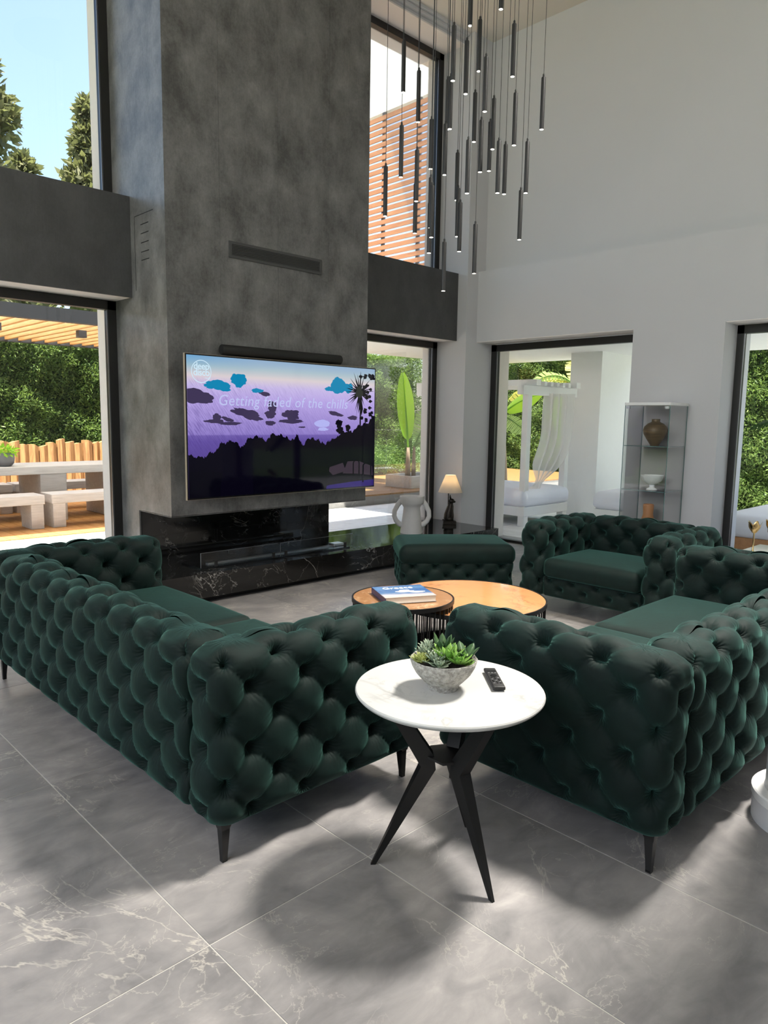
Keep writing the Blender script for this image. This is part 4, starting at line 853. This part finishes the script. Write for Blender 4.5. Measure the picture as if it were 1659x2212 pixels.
def scatter(n, sampler, size, seed, asp=.42, droop=0.0):
    """n small leaf quads; sampler(rs, n) -> centres and outward normals"""
    rs = np.random.RandomState(seed); C, N = sampler(rs, n)
    D = rs.normal(size=(n, 3)); D += N*.9; D[:, 2] -= droop; D /= np.linalg.norm(D, axis=1)[:, None]
    A = np.cross(D, rs.normal(size=(n, 3))); A /= np.linalg.norm(A, axis=1)[:, None]
    L = size*(.6+.8*rs.rand(n))[:, None]; Wd = L*asp
    V = np.stack([C, C+D*L*.5+A*Wd*.5, C+D*L, C+D*L*.5-A*Wd*.5], 1).reshape(-1, 3)
    i = np.arange(n)*4; F = np.stack([i, i+1, i+2, i+3], 1)
    return V, F
def leafmesh(name, V, F, mat, parent):
    me = bpy.data.meshes.new(name); me.vertices.add(len(V)); me.vertices.foreach_set('co', V.astype(np.float32).reshape(-1))
    me.loops.add(F.size); me.loops.foreach_set('vertex_index', F.astype(np.int32).reshape(-1)); me.polygons.add(len(F)); me.polygons.foreach_set('loop_start', np.arange(len(F))*4)
    me.update(calc_edges=True); me.validate(); o = link(name, me, mat, parent); o['kind'] = 'stuff'; return o
def ball_s(rx, ry, rz, c=(0,0,0), shell_=.55):
    def f(rs, n):
        N = rs.normal(size=(n, 3)); N /= np.linalg.norm(N, axis=1)[:, None]; R = (shell_+(1-shell_)*rs.rand(n))[:, None]
        return N*R*np.array([rx, ry, rz])+np.array(c), N
    return f
V, F = scatter(260, ball_s(.15,.15,.07,(0,0,.19)), .07, 3, .35); leafmesh('foliage', V, F, MT['banana'], pp)
# log fence
lf = thing('log_fence', 'fence of upright split logs of uneven height behind the deck', 'fence', (3.8, 12.5, 0))
rl = random.Random(8); x = -1.2
while x < 6.7:
    w = rl.uniform(.10,.17); h = rl.uniform(.90,1.02); dz = rl.uniform(-.03,.03)
    pl = [(x+.004, 0), (x+w-.004, 0), (x+w-.004+dz*.3, h+dz), (x+w*.5, h+rl.uniform(.0,.02)), (x+.004+dz*.3, h-dz*.5)]
    m = MB(); y0 = 12.42+rl.uniform(-.015,.015)
    n = 5; front = [(p[0], y0, p[1]) for p in pl]; mid = [(x+w*.5, y0-.045, p[1]) for p in (pl[0], pl[3])]; back = [(p[0], y0+.08, p[1]) for p in pl]
    m.add(front+mid+back, [(0,5,6,4),(5,1,2,6),(4,6,3),(6,2,3),(0,4,11,7),(1,8,9,2),(3,2,9,10),(4,3,10,11),(8,7,11,10,9)])
    m.build('log', MT['log'], lf, world=True); x += w
# pergola
pg = thing('pergola', 'dark metal pergola with orange timber slats over the deck', 'pergola', (2.5, 10.2, 0))
PX0, PX1, PY0, PY1, PZ = -2.4, 6.5, 8.60, 11.45, 2.5
MB().box(PX0,PY0-.12,PZ-.02,PX1,PY0,PZ+.125).build('front_beam', MT['pergola_metal'], pg, world=True)
MB().box(PX0,PY1,PZ-.02,PX1,PY1+.12,PZ+.12).build('rear_beam', MT['pergola_metal'], pg, world=True)
for px in (PX0+.06, PX1-.06):
    for py in (PY0-.06, PY1+.06): MB().box(px-.05,py-.05,.005,px+.05,py+.05,PZ-.02).build('post', MT['pergola_metal'], pg, world=True)
b = MB().box(-.025,0,0,.025,PY1-PY0,.092); me = bpy.data.meshes.new('slat'); me.from_pydata(b.v, [], b.f); me.materials.append(MT['pergola_wood'])
k = 0; xx = PX0+.15
while xx < PX1: inst('slat', me, pg, (xx-2.5, PY0-10.2, PZ)); xx += .185
for x, y in ((2.75, 9.4), (3.75, 9.4), (1.7, 9.4)): MB().box(x-.05,y-.05,PZ-.09,x+.05,y+.05,PZ-.0005).build('downlight', MT['pergola_metal'], pg, world=True)
MB().box(PX0,PY0,PZ+.096,PX1,PY1,PZ+.10).build('roof_sheet', MT['roof_sheet'], pg, world=True)  # unseen sheet added to diffuse sun and blur slat shadows on the deck
# hedges
def hedge(label, x0, y0, x1, y1, h, seed, n, thick=.8, size=.17, z0=0.0, asp=.3):
    d = Vector((x1-x0, y1-y0, 0)); L = d.length; d.normalize(); nrm = Vector((d.y, -d.x, 0))   # nrm points to the room side
    t = thing('hedge', label, 'hedge', ((x0+x1)/2, (y0+y1)/2, z0), math.atan2(d.y, d.x), 'garden hedges')
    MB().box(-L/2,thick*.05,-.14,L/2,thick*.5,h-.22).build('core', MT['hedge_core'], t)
    def f(rs, n):
        u = rs.rand(n); x = (rs.rand(n)-.5)*L; z = rs.rand(n)*h; y = -thick*.5+.20*np.abs(rs.normal(size=n))+.06
        bulge = .09*np.sin(x*1.3+seed)+.08*np.sin(z*2.3+x*.7)+.10*np.sin(x*3.9+z*2.7)*np.sin(z*4.1-x*1.1)+.07*np.sin(x*9.1+z*3.3)*np.sin(z*8.7-x*4.1); y = y-bulge
        top = u < .22; z[top] = h-.12*np.abs(rs.normal(size=top.sum()))+.10*np.sin(x[top]*2.1); y[top] = (rs.rand(top.sum())-.5)*thick
        N = np.stack([0*x, np.where(top, 0, -1), np.where(top, 1, .35)], 1); return np.stack([x, y, z], 1), N
    V, F = scatter(n, f, size, seed, asp); leafmesh('foliage', V, F, MT['hedge'], t)
    return t
hedge('tall clipped conifer hedge behind the log fence seen through the left window', -2.4, 13.45, 7.6, 13.45, 2.85, 1, 190000, size=.075, asp=.26)
hedge('tall hedge behind the upright banana leaves seen through the middle window', 7.6, 14.4, 15.2, 14.4, 3.15, 2, 130000, size=.075, asp=.26)
hedge('tall hedge behind the canopy daybed seen through the corner window', 16.4, 13.4, 16.4, 6.4, 3.4, 3, 130000, size=.075, asp=.26)
hedge('tall hedge seen through the terrace window at the right edge', 13.0, 6.3, 13.0, -1.0, 3.1, 4, 130000, size=.07, asp=.26)
# trees
def tree(label, x, y, h, cr, cz, n, seed, size=.28, lean=0):
    t = thing('tree', label, 'tree', (x, y, -.14), 0, 'trees beyond the hedge')
    MB().tube([(0,0,0),(lean*.3,0,h*.4),(lean,0,h*.92)], [.22,.15,.04], 10).build('trunk', MT['bark_dark'], t, True)
    rs0 = np.random.RandomState(seed); Vs, Fs, off = [], [], 0
    for k in range(16):
        f = rs0.rand(); z = cz+(h-cz)*f; r = cr*(1-.72*f)*(.6+.4*rs0.rand()); a = rs0.rand()*2*PI; q = cr*(1-.8*f)*.7*rs0.rand()
        V, F = scatter(n//16, ball_s(r, r, r*1.35, (q*math.cos(a)+lean*f, q*math.sin(a), z), .35), size, seed*50+k, .5); Vs.append(V); Fs.append(F+off); off += len(V)
    leafmesh('foliage', np.vstack(Vs), np.vstack(Fs), MT['tree'], t)
tree('tall tree at the left edge of the high left window', 5.9, 21.0, 11.2, 1.45, 4.2, 16000, 1, .26)
tree('narrow tree beside the chimney breast in the high left window', 9.0, 21.6, 10.3, 1.1, 4.6, 12000, 2, .25)
tree('low tree top just above the dark beam in the high left window', 8.0, 24.0, 9.4, 1.0, 4.5, 7000, 3, .25)
tree('broad tree behind the pergola seen through the left window', 4.0, 16.8, 5.2, 1.8, 2.6, 12000, 4, .2)
tree('second broad tree behind the pergola beside the chimney breast', 8.6, 18.4, 4.9, 1.7, 2.4, 12000, 5, .2)
tree('leafy tree behind the canopy daybed in the corner window', 18.9, 12.2, 5.2, 1.6, 2.6, 12000, 6, .2)
# covered terrace: soffit, outdoor pier, upper storey with slatted screen
sf = MB().box(6.9,YO,2.5,11.1,8.75,2.78).box(XO,1.2,2.5,11.1,YO,2.78)
sf = struct(sf.build('ceiling_terrace', MT['ext_white']), 'white terrace soffit outside the windows')
for x, y in ((9.55,7.05),(8.6,4.2),(9.9,2.6)): MB().lathe([(0,0),(.05,0),(.05,-.004),(0,-.004)], 20, (x,y,2.4995)).build('downlight', MT['steel'], sf)
struct(MB().box(9.98,5.59,0,11.0,6.12,2.4995).build('wall_terrace', MT['ext_white']), 'white square pier on the terrace')
up = struct(MB().box(8.12,6.3,6.10,8.30,10.8,7.7).build('wall_upper', MT['ext_white']), 'white upper storey beyond the high right window')
MB().box(8.10,6.3,6.10,8.12,10.8,6.30).build('fascia', MT['ext_white'], up)
ss = thing('slat_screen', 'orange horizontal timber slat screen outside the high right window', 'screen', (8.06, 8.5, 2.785))
b = MB().box(-.012,-2.1,0,.012,2.3,.062); me = bpy.data.meshes.new('slat'); me.from_pydata(b.v, [], b.f); me.materials.append(MT['slat'])
for k in range(34): inst('slat', me, ss, (0, 0, .03+k*.0955))
for y in (-1.6,-.85,-.1,.65,1.4,2.1): MB().box(.013,y-.03,.0,.045,y+.03,3.30).build('post', MT['pergola_metal'], ss)
# ------------------------------------------------------------------ daybeds
def daybed(label, x0, y0, x1, y1, canopy, wood):
    t = thing('daybed', label, 'daybed', ((x0+x1)/2, (y0+y1)/2, 0), 0, 'outdoor daybeds')
    m = MT['white_paint'] if wood == 'w' else MT['bed_wood']
    zb = .14 if wood == 'w' else .10
    MB().rbox(x0,y0,zb,x1,y1,zb+.13,.006,1).build('frame', m, t, world=True)
    for x, y in ((x0+.06,y0+.06),(x1-.06,y0+.06),(x0+.06,y1-.06),(x1-.06,y1-.06)): MB().box(x-.05,y-.05,.0005,x+.05,y+.05,zb).build('leg', m, t, world=True)
    shell('mattress', x1-x0+.06, y1-y0+.06, zb+.131, .24 if wood == 'w' else .24, .09, .10, MT['bed_linen'], t, tuft=False, crown=.03, res=.05, rb=.05)
    if canopy:
        zt = 1.80
        for x, y in ((x0+.06,y0+.06),(x1-.06,y0+.06),(x0+.06,y1-.06),(x1-.06,y1-.06)): MB().box(x-.045,y-.045,zb+.13,x+.045,y+.045,zt).build('post', m, t, world=True)
        for b in ((x0-.12,y0,zt,x1+.12,y0+.1,zt+.12),(x0-.12,y1-.1,zt,x1+.12,y1,zt+.12),(x0,y0-.12,zt+.121,x0+.1,y1+.12,zt+.2),(x1-.1,y0-.12,zt+.121,x1,y1+.12,zt+.2)): MB().box(*b).build('canopy_beam', m, t, world=True)
        for k in range(5):
            x = x0+.25+k*(x1-x0-.5)/4; MB().box(x-.03,y0-.1,zt+.121,x+.03,y1+.1,zt+.18).build('canopy_slat', m, t, world=True)
    return t
DB = (8.20, 5.65, 9.30, 7.60)
daybed('white canopy daybed with tied sheer curtain on the covered terrace', *DB, True, 'w')
daybed('white low daybed beside the terrace pier seen above the armchair', 8.9, 3.75, 10.4, 5.0, False, 'w')
daybed('white mattress daybed with orange wooden base at the right edge', 8.15, 1.30, 10.2, 3.05, False, 'o')
# sheer curtain tied at mattress height
cu = MB(); P = []
for j in range(22):
    f = j/21; z = 1.83-1.30*f
    pinch = 1-.78*math.exp(-((f-.95)/.13)**2); sway = .80*max(0, f-.40)**1.8
    wd = .42*pinch
    P.append([(DB[0]+.62-sway*1.6+(u-.5)*wd*.8, DB[1]-.09+.045*math.sin(u*26+f*2)*pinch-(u-.5)*wd*.65, z) for u in np.linspace(0, 1, 40)])
cu = cu.grid(P).build('sheer_curtain', MT['sheer'], None, True); tag(cu, 'sheer white curtain gathered at the near corner of the canopy daybed', 'curtain')
# ------------------------------------------------------------------ banana plants
def bleaf(m, base, az, el, L, Wd, bend, torn=0, seed=0, fold=.25, roll=0.0):
    r = random.Random(seed); n = 18; p = Vector(base); d = Vector((math.cos(az)*math.cos(el), math.sin(az)*math.cos(el), math.sin(el))); pts = []; dirs = []
    hz = Vector((math.cos(az), math.sin(az), 0))
    for k in range(n+1):
        pts.append(p.copy()); dirs.append(d.copy()); p = p+d*(L/n); d = (d+Vector((0,0,-bend/n))+hz*bend*.25/n).normalized()
    wf = lambda t: 0 if t < .12 else math.sin(PI*min((t-.12)/.88*.93+.05, 1))**.62
    rows = []
    for k in range(n+1):
        t_ = k/n; s = dirs[k].cross(Vector((0,0,1)));
        if s.length < .05: s = Vector((-math.sin(az), math.cos(az), 0))
        s = (Matrix.Rotation(roll, 3, dirs[k]) @ s.normalized()); u = s.cross(dirs[k]).normalized(); w = Wd*.5*wf(t_)
        rows.append((pts[k], s, u, w))
    for sg in (-1, 1):
        if torn:
            for k in range(2, n):
                (p0, s0, u0, w0), (p1, s1, u1, w1) = rows[k], rows[k+1]; j = r.uniform(.85,1.05); dz = Vector((0,0,-w0*r.uniform(.15,.6)*torn))
                e = p1.lerp(p0, .22)
                m.add([p0, e, e+s1*sg*w1*j-u1*w1*fold+dz, p0+s0*sg*w0*j-u0*w0*fold+dz], [(0,1,2,3)])
        else:
            m.grid([[q, q+s*sg*w*.5-u*w*fold*.3, q+s*sg*w-u*w*fold] for q, s, u, w in rows])
    m.tube(pts, [max(.022*(1-k/n*.85), .004) for k in range(n+1)], 6)
def banana(label, x, y, z, trunk_h, leaves, tr=.09, lean=(0,0)):
    t = thing('banana_plant', label, 'plant', (x, y, z), 0, 'banana plants in the garden')
    MB().tube([(0,0,0),(lean[0]*.4,lean[1]*.4,trunk_h*.45),(lean[0],lean[1],trunk_h)], [tr,tr*.8,tr*.5], 10).build('trunk', MT['bark'], t, True)
    for k, (az, el, L, Wd, bend, torn, mt, roll) in enumerate(leaves):
        m = MB(); bleaf(m, (lean[0],lean[1],trunk_h-.03), az, el, L, Wd, bend, torn, seed=k+int(x*10), roll=roll); m.build('leaf', MT[mt], t, True)
C45 = PI/4
# seen through the middle window
banana('banana plant with one upright bright green leaf beyond the middle window', 9.77, 9.38, .3405, .58, [(2.36, 1.50, 1.42, .32, .12, 0, 'banana', PI/2)], .055)
banana('banana plant with a pale drooping leaf beside the upright one', 9.93, 9.38, .3405, .60, [(-.75, 1.22, 1.12, .44, .35, .15, 'banana_pale', 1.5), (-.3, .75, .62, .34, 1.0, .3, 'banana_pale', .9)], .045)
# behind the daybed
banana('banana plant with a dry pale trunk at the left of the corner window', 11.05, 8.10, -.14, 1.72, [(-1.25, .75, .85, .42, .6, 0, 'banana', .9), (-1.5, -.35, .62, .34, .5, .3, 'banana_pale', .9), (1.9, 1.3, .4, .16, .5, .2, 'banana_dry', .4)], .10, (-.05,.06))
banana('banana plant with a long yellowing torn leaf arching over the daybed canopy', 11.70, 7.05, -.14, 2.22, [(1.66, .62, 1.55, .46, 1.7, 1.0, 'banana_dry', .2), (1.9, .95, 1.15, .55, 2.4, .5, 'banana_pale', .6), (.6, 1.1, 1.0, .4, 1.2, .6, 'banana_dry', .5), (-1.5, 1.0, 1.2, .45, 1.2, .5, 'banana', .4)], .10)
banana('low banana plant with hanging bright leaf beside the terrace pier', 11.30, 6.90, -.14, .95, [(2.2, 1.42, 1.15, .34, .2, 0, 'banana', 1.57), (1.2, 1.2, .8, .3, .6, 0, 'banana', .6)], .07)
# planter box, gabion, glass balustrade on the far deck
o = thing('planter_box', 'low grey planter box on the raised deck seen through the middle window', 'planter', (10.3, 9.45, .17)); MB().rbox(9.60,9.12,.1705,11.2,9.18,.40,.004,1).box(9.60,9.181,.1705,9.65,9.8,.399).box(11.15,9.181,.1705,11.2,9.8,.399).box(9.651,9.75,.1705,11.149,9.8,.399).build('walls', MT['grey_bench'], o, world=True); MB().box(9.651,9.182,.25,11.149,9.749,.34).build('soil', MT['soil'], o, world=True)
gb = thing('gabion_wall', 'wire cage of pale stones beyond the middle window', 'gabion', (10.3, 12.9, 0)); MB().rbox(9.9,12.6,-.14,10.75,13.1,.95,.02,1).build('stones', MT['gabion'], gb, world=True)
MB().box(9.89,12.59,.0,9.90,12.6,.96).box(10.75,12.59,0,10.76,12.6,.96).box(9.89,12.59,.955,10.76,12.6,.965).build('cage', MT['steel'], gb, world=True)
bl = thing('glass_balustrade', 'frameless glass balustrade along the far deck edge', 'balustrade', (11.4, 11.7, .17))
for k in range(5): MB().box(6.95+k*1.5,11.66,.1705,8.43+k*1.5,11.672,1.20).build('pane', MT['glass_green'], bl, world=True)
for k in range(5): MB().box(6.95+k*1.5,11.659,1.2005,8.43+k*1.5,11.673,1.206).build('pane_edge', MT['frame_line'], bl, world=True)
# outdoor stool table with black pot, right edge
st = thing('hairpin_table', 'round wooden side table with black hairpin legs on the terrace', 'table', (7.62, 2.16, 0))
MB().lathe([(0,.40),(.20,.40),(.205,.405),(.205,.455),(.2,.46),(0,.46)], 40).build('top', MT['walnut'], st, 40)
for k in range(3):
    a = 2*PI*k/3+.6; MB().tube([(.12*math.cos(a), .12*math.sin(a), .40), (.19*math.cos(a), .19*math.sin(a), .0)], .008, 6).build('leg', MT['black_metal'], st)
o = MB().lathe([(0,0),(.06,0),(.062,.01),(.062,.07),(.055,.07),(.05,.02),(0,.02)], 24).build('black_pot', MT['satin_black'], None, 50); o.location = (7.60, 2.10, .4605); tag(o, 'small black pot on the round wooden terrace table', 'pot')
